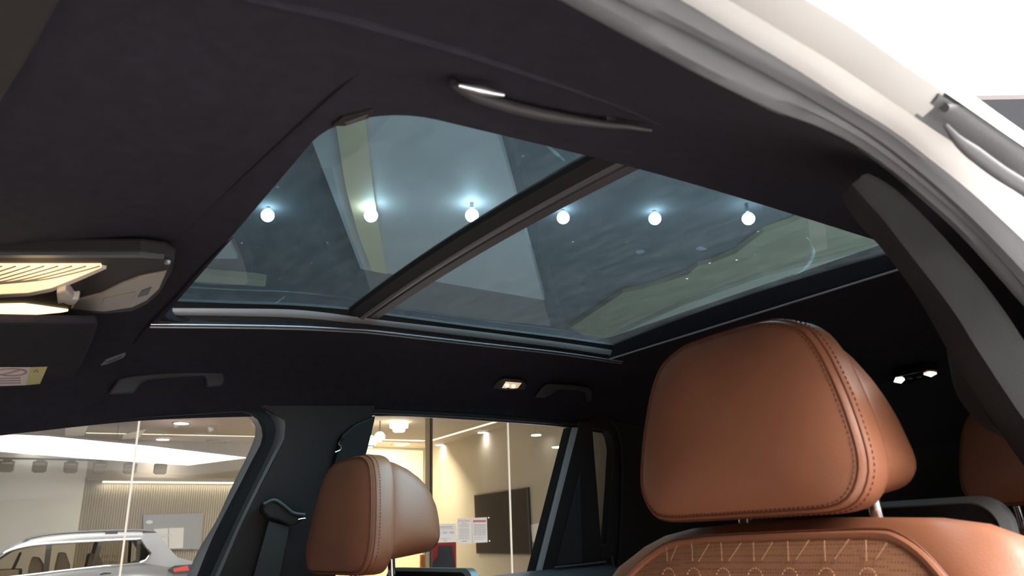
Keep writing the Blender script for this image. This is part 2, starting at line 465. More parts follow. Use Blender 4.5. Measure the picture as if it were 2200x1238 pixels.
boxo('mullion_side', sp(cuts[2] - 0.022, PD, RZ / 2), E1 * 0.026, E2 * 0.01, (0, 0, RZ / 2 - 0.002), 'mullion_bronze', pt)

# =================================================================== CAR SHELL : HEADLINER
YC = 0.917
def zi(x):
    return interp(x, [-0.6, -0.3, -0.1, 0.1, 0.2, 0.33, 0.55, 0.9, 1.25, 1.9, 2.6], [1.45, 1.56, 1.62, 1.652, 1.662, 1.673, 1.690, 1.702, 1.706, 1.672, 1.56])
def zeF(x):
    return interp(x, [-0.6, -0.2, 0.03, 0.245, 0.46, 0.73, 1.29, 1.45, 2.6], [1.36, 1.462, 1.503, 1.541, 1.563, 1.583, 1.586, 1.575, 1.47])
_nk = [aty(u, v, 0.272) for u, v in [(1130, -35), (1300, 50), (1423, 115), (1545, 182), (1668, 240), (1750, 272), (1832, 312)]]
_nx = [-0.6, -0.1] + [p[0] for p in _nk] + [1.2, 2.6]
_nz = [1.46, 1.57] + [p[2] for p in _nk] + [1.58, 1.50]
def zeN(x): return interp(x, _nx, _nz)
def zlin(x, y):
    z = zi(x)
    if y > 1.30:
        t = min(1, (y - 1.30) / 0.268); return z - (z - zeF(x)) * t ** 2.2
    if y < 0.53:
        t = min(1, (0.53 - y) / 0.258); return z - (z - zeN(x)) * t ** 1.8
    return z - 0.0 * y
HX0, HX1, HY0, HY1 = 0.214, 1.20, 0.53, 1.30
def rrect(x0, x1, y0, y1, r, n=10):
    out = []
    for (cx, cy, a0, rr) in ((x1 - r[0], y1 - r[0], 0, r[0]), (x0 + r[1], y1 - r[1], 90, r[1]), (x0 + r[2], y0 + r[2], 180, r[2]), (x1 - r[3], y0 + r[3], 270, r[3])):
        for k in range(n + 1):
            a = math.radians(a0 + 90 * k / n); out.append((cx + rr * math.cos(a), cy + rr * math.sin(a)))
    return out
def resample(P, n):
    P = np.array(P); Q = np.vstack([P, P[:1]]); s = np.concatenate([[0], np.cumsum(np.linalg.norm(np.diff(Q, axis=0), axis=1))])
    return np.array([[np.interp(t, s, Q[:, k]) for k in range(P.shape[1])] for t in np.linspace(0, s[-1], n, endpoint=False)])
hole = resample(rrect(HX0, HX1, HY0, HY1, (0.02, 0.05, 0.085, 0.03), 14), 260)
OX0, OX1, OY0, OY1 = -0.62, 2.62, 0.272, 1.568
cx, cy = 0.70, 0.915
rings = []
NS = 30
outer = []
for (x, y) in hole:
    dx, dy = x - cx, y - cy
    t = min([(OX1 - cx) / dx if dx > 1e-9 else 9e9, (OX0 - cx) / dx if dx < -1e-9 else 9e9, (OY1 - cy) / dy if dy > 1e-9 else 9e9, (OY0 - cy) / dy if dy < -1e-9 else 9e9])
    outer.append((cx + dx * t, cy + dy * t))
outer = np.array(outer)
for c in ((OX0, OY0), (OX0, OY1), (OX1, OY0), (OX1, OY1)):
    outer[np.argmin(np.sum((outer - np.array(c)) ** 2, axis=1))] = c
hl = thing('ceiling', 'black cloth headliner of the car around the sunroof', 'headliner', (cx, cy, 1.5), kind='structure')
curves = []
for k in range(NS + 1):
    f = (k / NS) ** 1.15
    curves.append([np.array([*(h * (1 - f) + o * f), 0]) for h, o in zip(hole, outer)])
for c in curves:
    for p in c: p[2] = zlin(p[0], p[1])
# rolled lip at the opening, then a wall up to the glass
lip = [np.array([*(h + (np.array([cx, cy]) - h) / np.linalg.norm(np.array([cx, cy]) - h) * 0.004), zlin(*h) + 0.006]) for h in hole]
wallr = [np.array([p[0], p[1], zlin(p[0], p[1]) + 0.05]) for p in lip]
loft('roof_lining', [wallr, lip] + curves, 'headliner_cloth', hl, closed=True)
# ridges pressed into the lining
tube('lining_ridge', spline([atz(u, v, 1.661) for u, v in [(800, 128), (790, 140), (640, 275), (520, 385), (417, 480), (366, 517)]], 24), np.interp(np.linspace(0, 1, 24), [0, 0.2, 1], [0.001, 0.0035, 0.0035]), 'headliner_cloth', hl)
def on_lining(u, v, off=0.0):
    d = ray(u, v); lo, hi = 0.05, 4.0
    t = 0.1
    while t < 4:
        p = CAM + d * t
        if p[2] > zlin(p[0], min(max(p[1], OY0), OY1)) - off: break
        t += 0.002
    return CAM + d * t
tube('lining_ridge', [on_lining(*q) for q in spline([(470, -25), (560, -2), (760, 42), (1000, 112), (1200, 180), (1330, 228), (1420, 268)], 30)], np.interp(np.linspace(0, 1, 30), [0, 0.4, 0.7, 1], [0.004, 0.005, 0.0035, 0.001]), 'headliner_cloth', hl)

tube('lining_ridge', [on_lining(u, v, 0.002) for u, v in spline([(500, 510), (440, 572), (366, 655), (320, 702), (288, 739)], 24)], np.interp(np.linspace(0, 1, 24), [0, 0.3, 0.8, 1], [0.0005, 0.003, 0.005, 0.002]), 'headliner_cloth', hl)

# ------------------------------------------------------------------ sunroof
sr = thing('window_1', 'two-pane tinted panoramic sunroof with dark crossbar', 'sunroof', (0.7, YC, 1.70), kind='structure')
Gp = [(366, 646), (500, 651), (640, 656), (760, 666), (811, 674), (1018, 702), (1200, 725), (1352, 747), (1420, 757)]
Tp = [(345, 662), (500, 663), (640, 666), (760, 680), (811, 687), (1018, 711), (1200, 735), (1341, 756)]
Bp = [(338, 677), (500, 679), (640, 683), (760, 694), (811, 699), (1018, 724), (1200, 747), (1341, 768)]
Lp = [(324, 697), (500, 699), (640, 702), (760, 708), (811, 712), (1018, 736), (1200, 757), (1338, 777)]
cG = np.array([aty(u, v, 1.272) for u, v in spline(Gp, 40)])
cT = np.array([aty(u, v, 1.279) for u, v in spline(Tp, 40)])
cB = np.array([aty(u, v, 1.285) for u, v in spline(Bp, 40)])
cL = np.array([aty(u, v, 1.295) for u, v in spline(Lp, 40)])
ge_x, ge_z = np.concatenate([[0.1], cG[:, 0]]), np.concatenate([[cG[0, 2] - 0.02], cG[:, 2]])
def zglass(x, y):
    e = float(np.interp(x, ge_x, ge_z))
    return e + 0.011 - 0.087 * (y - 0.917) ** 2
def glass_patch(name, x0, x1, y0, y1, nx=16, ny=14, parent=sr, m_='sunroof_glass', dz=0.0):
    cs = [[np.array([x, y, zglass(x, y) + dz]) for y in np.linspace(y0, y1, ny)] for x in np.linspace(x0, x1, nx)]
    return loft(name, cs, m_, parent)
glass_patch('front_pane', 0.16, 0.545, 0.50, 1.276)
glass_patch('rear_pane', 0.585, 1.27, 0.50, 1.276)
up = np.array([0, 0, 1.0])
loft('gasket', [cG + up * 0.004, cG - up * 0.001, (cG + cT) / 2 + up * 0.002, cT + np.array([0, 0.004, 0.001])], 'rubber', sr)
loft('guide_rail', [cT + np.array([0, 0.004, 0.001]), cT, cT * 0.5 + cB * 0.5 + np.array([0, -0.002, 0]), cB, cB + np.array([0, 0.008, 0.001])], 'dark_aluminium', sr)
loft('rail_channel', [cB + np.array([0, 0.008, 0.001]), cB * 0.3 + cL * 0.7 + np.array([0, 0.006, 0.004]), cL + np.array([0, 0.004, 0.002])], 'rubber', sr)
tube('trim_strip', cL, 0.0016, 'aluminium', sr)
tube('trim_strip', cL + np.array([0, 0.006, -0.003]), 0.0022, 'dark_aluminium', sr)
# crossbar: strips of different finish running across the roof
ys = np.linspace(0.515, 1.285, 30)
def barcurve(x, dz): return np.array([[x, y, zglass(x, y) + dz] for y in ys])
loft('crossbar', [barcurve(0.532, 0.004), barcurve(0.534, -0.006), barcurve(0.551, -0.010), barcurve(0.556, -0.012)], 'rubber', sr)
loft('crossbar_strip', [barcurve(0.556, -0.012), barcurve(0.558, -0.0135), barcurve(0.565, -0.0135), barcurve(0.567, -0.011)], 'dark_aluminium', sr)
loft('crossbar_groove', [barcurve(0.567, -0.011), barcurve(0.570, -0.004), barcurve(0.574, -0.004)], 'rubber', sr)
mat('crossbar_brown', (0.060, 0.052, 0.055), rough=0.5)
loft('crossbar_cover', [barcurve(0.574, -0.004), barcurve(0.576, -0.009), barcurve(0.596, -0.007), barcurve(0.602, 0.003)], 'crossbar_brown', sr)
# rear edge of the opening
rp = [np.array([HX1 - 0.003, y, zi(HX1) - 0.001]) for y in np.linspace(0.545, 1.292, 20)]
tube('trim_strip', rp, 0.0022, 'aluminium', sr)
loft('gasket', [[np.array([1.222, y, zglass(1.222, y) - 0.001]) for y in np.linspace(0.5, 1.28, 20)], [np.array([1.214, y, zglass(1.214, y) - 0.008]) for y in np.linspace(0.5, 1.28, 20)],
                [np.array([1.204, y, zi(HX1) + 0.001]) for y in np.linspace(0.5, 1.28, 20)]], 'rubber', sr)
# dried smears on the glass
def smear(pxa, pxb, n=14):
    A = spline(pxa, n); B = spline(pxb, n)
    def og(u, v):
        d = ray(u, v); t = 0.2
        while t < 4:
            p = CAM + d * t
            if p[2] > zglass(p[0], p[1]) - 0.0012: return p
            t += 0.001
        return p
    return [og(*a) for a in A], [og(*b) for b in B]
for A, B in ([(1737, 512), (1747, 535), (1738, 562), (1712, 588), (1660, 606)], [(1731, 509), (1741, 520), (1752, 545), (1728, 582), (1660, 607)]), \
            ([(1170, 312), (1190, 330), (1213, 348)], [(1180, 312), (1200, 330), (1214, 343)]), \
            ([(1495, 533), (1506, 530), (1518, 534)], [(1496, 537), (1506, 538), (1519, 537)]), \
            ([(590, 652), (600, 644), (613, 635)], [(592, 654), (602, 647), (614, 637)]), \
            ([(1366, 540), (1374, 537), (1386, 538)], [(1368, 545), (1375, 546), (1385, 542)]):
    a, b = smear(A, B)
    loft('smear', [a, b], 'smear_film', sr)

# =================================================================== CAR SHELL : PASSENGER SIDE
wr = thing('wall_right', 'black trimmed passenger side of the car with door pillars', 'car side', (0.6, 1.65, 0.45), kind='structure')
OUT = np.array([0, 0.03, 0.0])
def side_poly(px, off): return [onside(u, v, off) for u, v in px]
def side_curve(px, n, off): return [onside(u, v, off) for u, v in spline(px, n)]
# front door window frame, from the glass inwards
i1 = [(-60, 943), (0, 937), (150, 919), (300, 904), (450, 894), (510, 891), (536, 899), (548, 915), (548, 936), (530, 982), (498, 1046), (464, 1120), (427, 1181), (395, 1250), (350, 1330)]
i2 = [(-60, 940), (0, 934), (150, 916), (300, 901), (450, 891), (520, 888), (550, 899), (562, 920), (562, 949), (541, 990), (519, 1034), (458, 1153), (418, 1250), (375, 1345)]
i3 = [(-60, 935), (0, 929), (150, 911), (300, 896), (450, 886), (530, 882), (565, 897), (575, 921), (574, 949), (553, 995), (519, 1068), (476, 1160), (434, 1250), (390, 1350)]
i4 = [(-60, 931), (0, 925), (150, 907), (300, 892), (450, 882), (535, 876), (580, 893), (592, 922), (588, 949), (562, 1005), (519, 1092), (480, 1175), (446, 1250), (400, 1355)]
i5 = [(-60, 920), (0, 914), (150, 897), (300, 882), (450, 872), (550, 866), (604, 888), (614, 924), (608, 949), (580, 1003), (519, 1126), (490, 1195), (466, 1250), (420, 1360)]
n = 60
c1, c2, c3, c4, c5 = [side_curve(q, n, o) for q, o in zip((i1, i2, i3, i4, i5), (-0.03, 0.0, 0.006, 0.0, 0.012))]
loft('glass_channel', [c1, c2], 'light_trim', wr)
loft('window_seal', [c2, [a * 0.5 + b * 0.5 + np.array([0, -0.006, 0]) for a, b in zip(c2, c3)], c3, c4], 'rubber', wr)
loft('door_frame_trim', [c4[20:], [a * 0.5 + b * 0.5 + np.array([0, -0.004, 0]) for a, b in zip(c4, c5)][20:], c5[20:]], 'trim_plastic', wr)
# B pillar
bp_px = [(560, 872), (614, 905), (610, 949), (519, 1126), (466, 1250), (420, 1360), (700, 1360), (718, 1250), (748, 1120), (778, 1005), (800, 893), (805, 872)]
prism('pillar_trim', side_poly(bp_px, 0.012), OUT, 'black_plastic', wr)
prism('pillar_edge', side_poly([(722, 985), (735, 935), (762, 912), (808, 893), (800, 930), (786, 984), (760, 1060), (700, 1060)], 0.03), np.array([0, 0.02, 0]), 'rubber', wr, bevel=0.004)
tube('spring_clip', side_curve([(738, 943), (731, 948), (728, 955), (733, 960), (731, 967), (720, 972)], 16, 0.034), 0.0016, 'chrome', wr)
# rear door frame with bright strip, then quarter window surround
prism('frame_strip', side_poly([(1231, 918), (1243, 919), (1164, 1231), (1152, 1231)], 0.0175), OUT, 'light_trim', wr, bevel=0.002)
prism('window_seal', side_poly([(1226, 918), (1231, 918), (1152, 1231), (1146, 1231)], 0.012), OUT, 'rubber', wr)
prism('door_frame_trim', side_poly([(1244, 905), (1274, 905), (1274, 925), (1293, 1172), (1290, 1225), (1164, 1238), (1164, 1228)], 0.016), OUT, 'black_plastic', wr, bevel=0.003)
prism('rear_pillar_trim', side_poly([(1300, 895), (1700, 880), (1700, 1300), (1290, 1300), (1294, 1170), (1304, 1170), (1309, 1113), (1314, 1039), (1318, 965), (1314, 941), (1305, 924), (1272, 920), (1272, 900)], 0.016), OUT, 'black_plastic', wr, bevel=0.003)
tube('belt_molding', side_curve([(1192, 1219), (1240, 1214), (1301, 1207)], 8, 0.03), 0.0022, 'aluminium', wr)
tube('door_seal', side_curve([(1312, 900), (1330, 930), (1337, 980), (1336, 1080), (1330, 1200), (1318, 1260)], 24, 0.03), 0.005, 'rubber', wr)
tube('door_seal', side_curve([(1314, 1195), (1316, 1207), (1320, 1222)], 6, 0.035), 0.002, 'seal_rubber', wr)
tube('window_seal', side_curve([(800, 884), (880, 887), (1000, 893), (1120, 902), (1240, 912), (1330, 922)], 30, 0.008), 0.006, 'rubber', wr)
tube('window_trim', side_curve([(806, 893), (880, 894), (1000, 901), (1120, 909), (1228, 918)], 30, -0.01), 0.0022, 'aluminium', wr)
# door cards
DZ = 0.45
def door_card(pxs, label):
    top = [onside(u, v, 0.02) for u, v in pxs]
    sec = []
    for dy, dz in ((0.03, 0.0), (0.0, 0.003), (-0.018, -0.008), (-0.03, -0.04), (-0.035, -0.12), (-0.03, -0.7)):
        sec.append([p + np.array([0, dy, dz]) for p in top])
    return loft('door_card', sec, 'grey_plastic', wr)
door_card([(-80, 1290), (150, 1280), (420, 1272), (700, 1262)], '')
door_card([(760, 1262), (900, 1252), (1060, 1240), (1150, 1229), (1250, 1221), (1310, 1216), (1345, 1222)], '')
# passenger side panes
w2 = thing('window_2', 'clear front passenger door window', 'window', (0.2, 1.66, 1.2), kind='structure')
mk('pane', side_poly([(-90, 925), (300, 888), (560, 880), (570, 925), (400, 1300), (-90, 1310)], -0.02), [(0, 1, 2, 3, 4, 5)], 'side_glass', w2, smooth=False)
w3 = thing('window_3', 'clear rear passenger door window', 'window', (0.95, 1.66, 1.2), kind='structure')
mk('pane', side_poly([(740, 880), (1240, 905), (1150, 1245), (660, 1275)], -0.02), [(0, 1, 2, 3)], 'side_glass', w3, smooth=False)
w4 = thing('window_4', 'small tinted quarter window behind the rear door', 'window', (1.45, 1.66, 1.25), kind='structure')
mk('pane', side_poly([(1262, 912), (1330, 912), (1330, 1180), (1262, 1180)], -0.025), [(0, 1, 2, 3)], 'privacy_glass', w4, smooth=False)
mk('fixed_pane', side_poly([(1246, 1009), (1194, 1216), (1251, 1209)], 0.019), [(0, 1, 2)], 'dark_pane', w4, smooth=False)

# far end of the cabin, floor and dash so that the cabin is closed
wrear = thing('wall_rear', 'dark rear end of the car cabin', 'car rear', (2.55, YC, 0.45), kind='structure')
cs = []
for y in np.linspace(0.262, 1.60, 14):
    cs.append([np.array([2.585, y, (zlin(2.60, y) if y < 1.568 else 1.47) + 0.03]), np.array([2.66, y, 1.3]), np.array([2.62, y, 0.9]), np.array([2.6, y, 0.45])])
loft('tailgate_trim', cs, 'black_plastic', wrear)
prism('side_trim', [(1.62, 1.66, 1.30), (2.62, 1.64, 1.32), (2.62, 1.70, 0.45), (1.62, 1.72, 0.45)], (0, 0.02, 0), 'black_plastic', wrear)
prism('side_trim', [(0.98, 0.20, 1.27), (2.62, 0.22, 1.3), (2.62, 0.20, 0.45), (0.98, 0.16, 0.45)], (0, 0.02, 0), 'black_plastic', wrear)
w5 = thing('window_5', 'tinted rear side window behind the driver door pillar', 'window', (1.8, 0.23, 1.27), kind='structure')
mk('pane', [(0.98, 0.205, 1.27), (2.62, 0.225, 1.30), (2.62, 0.27, 1.52), (0.98, 0.262, 1.585)], [(0, 1, 2, 3)], 'privacy_glass', w5, smooth=False)
boxo('floor', (0.9, 0.93, 0.43), (1.75, 0, 0), (0, 0.77, 0), (0, 0, 0.02), 'black_plastic', label='black carpeted floor of the car', kind='structure')
boxo('wall_front', (-0.95, 0.93, 0.74), (0.05, 0, 0), (0, 0.77, 0), (0, 0, 0.29), 'black_plastic', label='black dashboard end of the car cabin', kind='structure')

# =================================================================== CAR SHELL : DRIVER SIDE
wl = thing('wall_left', 'driver side door opening of the car with seals and white body', 'car side', (0.5, 0.25, 0.45), kind='structure')
r1 = [(820, -230), (1000, -130), (1300, 30), (1423, 95), (1545, 160), (1668, 218), (1750, 247), (1832, 286), (1914, 342), (1996, 408), (2077, 480), (2160, 570), (2260, 690)]
gr = [(840, -240), (1030, -140), (1341, 24), (1464, 79), (1586, 143), (1709, 211), (1791, 260), (1873, 311), (1955, 373), (2036, 443), (2110, 515), (2200, 612), (2300, 730)]
r2 = [(880, -250), (1090, -150), (1350, -14), (1464, 45), (1586, 110), (1709, 176), (1832, 246), (1914, 299), (1996, 364), (2077, 434), (2139, 494), (2220, 580), (2320, 700)]
w0 = [(900, -260), (1130, -160), (1380, -38), (1484, 18), (1586, 80), (1709, 153), (1811, 219), (1914, 282), (1996, 344), (2077, 409), (2151, 475), (2240, 560), (2340, 670)]
w1 = [(950, -310), (1180, -200), (1440, -75), (1566, 0), (1668, 61), (1791, 135), (1914, 217), (1975, 258), (2036, 299), (2118, 352), (2200, 409), (2290, 475), (2380, 550)]
g1 = [(1080, -340), (1330, -215), (1600, -75), (1734, 0), (1832, 61), (1914, 119), (1996, 176), (2030, 198), (2100, 246), (2160, 288), (2210, 322), (2300, 384), (2390, 450)]
kk = [(800, -225), (980, -120), (1280, 44), (1403, 110), (1530, 178), (1655, 238), (1740, 269), (1822, 308), (1900, 362), (1975, 425), (2055, 498), (2135, 585), (2235, 700)]
N = 70
def yc(px, y): return np.array([aty(u, v, y) for u, v in spline(px, N)])
K = yc(kk, 0.276); R1 = yc(r1, 0.262); G0 = yc(gr, 0.255); R2 = yc(r2, 0.244); W0 = yc(w0, 0.238); W1 = yc(w1, 0.212); G1 = yc(g1, 0.190)
loft('inner_seal', [K + np.array([0, 0.003, 0.015]), K, K * 0.5 + R1 * 0.5 + np.array([0, 0, -0.003]), R1, R1 * 0.5 + G0 * 0.5 + np.array([0, 0, 0.0]), G0 + np.array([0, 0, 0.006])], 'seal_rubber', wl)
loft('lining_edge', [K + np.array([0, 0, 0.003]), [np.array([p[0], 0.30, max(zlin(p[0], 0.30) + 0.003, p[2])]) for p in K], [np.array([p[0], 0.34, max(zlin(p[0], 0.34), p[2]) + 0.006]) for p in K]], 'headliner_cloth', wl)
loft('outer_seal', [G0 + np.array([0, 0, 0.006]), G0 * 0.5 + R2 * 0.5, R2, R2 * 0.4 + W0 * 0.6, W0 + np.array([0, 0, 0.002])], 'seal_rubber', wl)
loft('body_flange', [W0 + np.array([0, 0, 0.002]), W0 * 0.66 + W1 * 0.34, W0 * 0.33 + W1 * 0.67, W1], 'white_paint', wl)
w1a = w1[:8]; g1a = g1[:8]
W1a = yc(w1a, 0.212); G1a = yc(g1a, 0.190)
loft('drip_channel', [W1a, W1a * 0.5 + G1a * 0.5 + np.array([0, 0, -0.002]), G1a], 'shaded_white', wl)
loft('roof_skin', [G1, G1 + np.array([-0.002, -0.004, 0.006]), G1 + np.array([0, 0.0, 0.016]), G1 + np.array([0, 0.05, 0.06]), G1 + np.array([0, 0.16, 0.115])], 'white_paint', wl)
# rear door: black frame and seal behind the open front door
d0 = yc([(1962, 250), (2036, 299), (2118, 352), (2200, 409), (2290, 475), (2380, 550)], 0.212); d1 = yc([(2022, 196), (2060, 220), (2100, 247), (2160, 290), (2210, 324), (2300, 386), (2390, 452)], 0.190)
loft('rear_door_frame', [d0 + np.array([0, -0.001, -0.0005]), d0 * 0.8 + d1 * 0.2 + np.array([0, -0.002, 0.002]), d0 * 0.55 + d1 * 0.45 + np.array([0, -0.006, 0.0]), d0 * 0.3 + d1 * 0.7 + np.array([0, -0.005, 0.001]), d1 * 0.88 + d0 * 0.12 + np.array([0, 0.0, 0.001])], 'trim_plastic', wl)
rs = [(2030, 268), (2058, 302), (2100, 335), (2150, 372), (2210, 410), (2290, 470)]
tube('rear_door_seal', [aty(u, v, 0.198) for u, v in spline(rs, 20)], np.interp(np.linspace(0, 1, 20), [0, 0.25, 1], [0.0015, 0.005, 0.006]), 'seal_rubber', wl, seg=10)
rs = [(2030, 232), (2060, 232), (2110, 262), (2160, 300), (2230, 352)]
tube('rear_door_seal', [aty(u, v, 0.195) for u, v in spline(rs, 20)], np.interp(np.linspace(0, 1, 20), [0, 0.25, 1], [0.003, 0.004, 0.004]), 'seal_rubber', wl, seg=10)
prism('rear_door_panel', [(0.72, 0.17, 1.30), (1.55, 0.17, 1.32), (1.55, 0.10, 0.4), (0.72, 0.10, 0.4)], (0, 0.03, 0), 'white_paint', wl)
# suede B pillar trim
lf = [(1806, 422), (1828, 450), (1858, 478), (1905, 537), (1955, 607), (2000, 684), (2035, 748), (2095, 845), (2150, 925), (2210, 1010), (2300, 1140)]
lm = [(1830, 396), (1858, 428), (1896, 470), (1950, 540), (2005, 610), (2056, 680), (2096, 745), (2158, 840), (2210, 915), (2280, 1000), (2370, 1120)]
rt_ = [(1852, 376), (1885, 392), (1925, 422), (1985, 480), (2045, 545), (2105, 615), (2160, 690), (2225, 790), (2275, 870), (2350, 970), (2440, 1090)]
A = np.array([aty(u, v, 0.325) for u, v in spline(lf, 40)]); Bm = np.array([aty(u, v, 0.292) for u, v in spline(lm, 40)]); D = np.array([aty(u, v, 0.279) for u, v in spline(rt_, 40)])
loft('pillar_trim', [A + np.array([0.05, 0.02, 0]), A, A * 0.6 + Bm * 0.4 + np.array([0, -0.003, 0]), Bm, Bm * 0.4 + D * 0.6 + np.array([0, -0.002, 0]), D, D + np.array([0.01, 0, 0.004])], 'pillar_suede', wl)

# open front door, swung out ahead of the camera
dr = thing('door_1', 'open driver door swung out ahead of the seat', 'car door', (-0.62, -0.15, 0.4), kind='structure')
da = np.array([-0.50, 0.20, 0]); db = np.array([-0.86, -0.72, 0]); dn = np.array([0.93, -0.36, 0])
def dpt(f, z): q = da * (1 - f) + db * f; return np.array([q[0], q[1], z])
prism('door_card', [dpt(0, 0.42), dpt(1, 0.46), dpt(1, 1.20), dpt(0, 1.16)], -dn * 0.06, 'black_plastic', dr, bevel=0.01)
prism('door_skin', [dpt(0, 0.40) - dn * 0.061, dpt(1, 0.44) - dn * 0.061, dpt(1, 1.18) - dn * 0.061, dpt(0, 1.14) - dn * 0.061], -dn * 0.04, 'white_paint', dr, bevel=0.01)
tube('window_frame', [dpt(0.02, 1.16), dpt(0.35, 1.40), dpt(0.7, 1.56), dpt(0.93, 1.57), dpt(0.99, 1.20)], 0.02, 'black_plastic', dr, seg=10)
mk('pane', [dpt(0.02, 1.16), dpt(0.35, 1.40), dpt(0.7, 1.56), dpt(0.93, 1.57), dpt(0.99, 1.20)], [(0, 1, 2, 3, 4)], 'side_glass', dr, smooth=False)

# =================================================================== SEATS
def hr_outline(n=84):
    half = [(0, 0), (0.06, 0), (0.108, 0.001), (0.131, 0.009), (0.144, 0.028), (0.147, 0.050), (0.141, 0.088), (0.131, 0.126), (0.118, 0.160), (0.099, 0.186), (0.066, 0.2005), (0.03, 0.2035), (0.0, 0.204)]
    pts = half + [(-a, b) for a, b in half[-2:0:-1]]
    P = np.array(pts); Q = np.vstack([P[-3:], P, P[:4]])
    s = spline(Q, 900)
    # keep the middle lap
    i0 = np.argmin(np.sum((s[:200] - P[0]) ** 2, axis=1)); i1 = 700 + np.argmin(np.sum((s[700:] - P[0]) ** 2, axis=1))
    lap = s[i0:i1]
    return resample(lap, n)
OUTL = hr_outline()
def headrest(parent, x0, yc_, zb, s=1.0, tilt=0.0, shell=True, drop=0.0, post_h=0.06, hx=0.07, post_dy=0.0, base=0.020, dsc=1.0):
    c = np.array([0, 0.095])
    def ring(x, r, rz=None, ymul=1.0, ztop=1.0, zlift=0.0):
        out = []
        for a, b in OUTL:
            q = c + (np.array([a, b]) - c) * r
            z = q[1]
            if ztop != 1.0: z = z * ztop + zlift if zlift else z * ztop
            out.append(np.array([x, q[0] * ymul, z]))
        return out
    def place(P):
        out = []
        for p in P:
            q = np.array(p) * s
            zz = q[2]; q = np.array([q[0] + math.tan(tilt) * (zz), q[1], zz])
            out.append(np.array([x0 + q[0], yc_ + q[1], zb + q[2]]))
        return out
    rings = [(-0.0235, 0.02), (-0.0232, 0.2), (-0.0218, 0.4), (-0.0185, 0.6), (-0.0135, 0.76), (-0.0075, 0.88), (-0.0035, 0.935), (-0.0022, 0.948), (-0.0018, 0.955), (0.002, 0.975), (0.004, 0.984), (0.0065, 0.987), (0.010, 0.996), (0.016, 1.0), (0.030, 1.0), (0.037, 0.99), (0.040, 0.965), (0.041, 0.90), (0.041, 0.5), (0.041, 0.02)]
    cush = loft('headrest', [place(ring(x, r)) for x, r in rings], 'leather', parent, closed=True, caps=True)
    WLp = cush
    for x, r in ((-0.0022, 0.952), (0.0048, 0.9865)):
        tube('seam', place(ring(x - 0.0006, r)), 0.0011 * s, 'seam_leather', cush, seg=5, closed=True)
    dash = []
    rg = np.array(place(ring(-0.0048, 0.932))); rg2 = np.array(place(ring(0.0105, 1.0)))
    for RG in (rg, rg2):
        L = resample(RG, 300)
        for k in range(0, 300, 2):
            dash.append(tube_geo([L[k], L[(k + 1) % 300]], 0.0006 * s, 4))
    mk('stitching', *join_geo(dash), 'dark_thread', cush, kind='stuff')
    if shell:
        sh = []
        prof = [(0.036, 0.90, 0.945), (0.044, 0.935, 0.955), (0.060, 0.94, 0.94), (0.083, 0.935, 0.895), (0.103, 0.925, 0.835), (0.117, 0.915, 0.775), (0.127, 0.895, 0.71), (0.1325, 0.87, 0.655)]
        prof = [(0.036 + (x - 0.036) * dsc, a_, b_) for x, a_, b_ in prof]; xe = prof[-1][0] - 0.1325
        last = None
        for k, (x, ym, zt) in enumerate(prof):
            bz = base + 0.014 * (x - 0.04) / 0.1 + (0.004 if k == len(prof) - 1 else 0)
            out = [np.array([x, a * ym, bz + b * (zt - bz / 0.204)]) for a, b in OUTL]
            sh.append(place(out)); last = out
        cc_ = np.mean(np.array(last), axis=0)
        for x, f in ((0.1355, 0.93), (0.1372, 0.7), (0.138, 0.3), (0.138, 0.02)):
            sh.append(place([np.array([x + xe, cc_[1] + (p[1] - cc_[1]) * f, cc_[2] + (p[2] - cc_[2]) * f]) for p in last]))
        shell_o = loft('headrest_shell', sh, 'leather', cush, closed=True, caps=True)
        tube('seam', sh[7], 0.0011 * s, 'seam_leather', cush, seg=5, closed=True)
    for sy in (-1, 1):
        px_ = x0 + hx; py_ = yc_ + sy * 0.082 * s + post_dy
        tube('post', [(px_ + 0.012, py_, zb - post_h - 0.02), (px_ + 0.004, py_, zb + 0.0), (px_, py_, zb + 0.06)], 0.0065, 'chrome', cush, seg=14)
        V, Fc = lathe_geo((px_ + 0.012, py_, zb - post_h + drop), [(0.0, 0.006), (0.014, 0.005), (0.019, 0.0), (0.02, -0.01)], 18)
        mk('post_collar', V, Fc, 'gloss_black', cush)
    return cush

def backrest(parent, xt, yc_, zt, hw=0.262, panel=True, lean=0.30, zlow=0.62, name='backrest'):
    """xt: x of the front face at the top, zt: top height"""
    rings = []
    prof = [(0.0, 0.09), (-0.003, 0.145), (-0.010, 0.185), (-0.022, 0.212), (-0.045, 0.240), (-0.08, hw), (-0.16, hw + 0.008), (-0.30, hw + 0.005), (-0.45, hw - 0.01), (zlow - zt, hw - 0.02)]
    nn_ = 64
    for dz, h in prof:
        th = min(0.062, 0.022 + 0.8 * abs(dz)) if dz > -0.06 else 0.064
        xc = xt + 0.068 + dz * lean
        r = []
        for k in range(nn_):
            a = 2 * math.pi * k / nn_
            ca, sa = math.cos(a), math.sin(a)
            e = 0.42
            x = -abs(ca) ** e * math.copysign(1, ca) * th
            y = abs(sa) ** 0.62 * math.copysign(1, sa) * h
            # bolsters come forward
            if ca > 0:
                q = abs(y) / max(h, 1e-6)
                x -= 0.035 * math.exp(-((q - 0.82) / 0.16) ** 2) * min(1, abs(dz) / 0.12)
            r.append(np.array([xc + x, yc_ + y, zt + dz]))
        rings.append(r)
    V0 = rings[0]
    top = [np.array([xt + 0.068, yc_ + (p[1] - yc_) * 0.5, zt + 0.002]) * 1.0 for p in V0]
    top = [np.array([xt + 0.068 + (p[0] - xt - 0.068) * 0.5, q[1], q[2]]) for p, q in zip(V0, top)]
    return loft(name, [top] + rings, 'leather', parent, closed=True, caps=True)

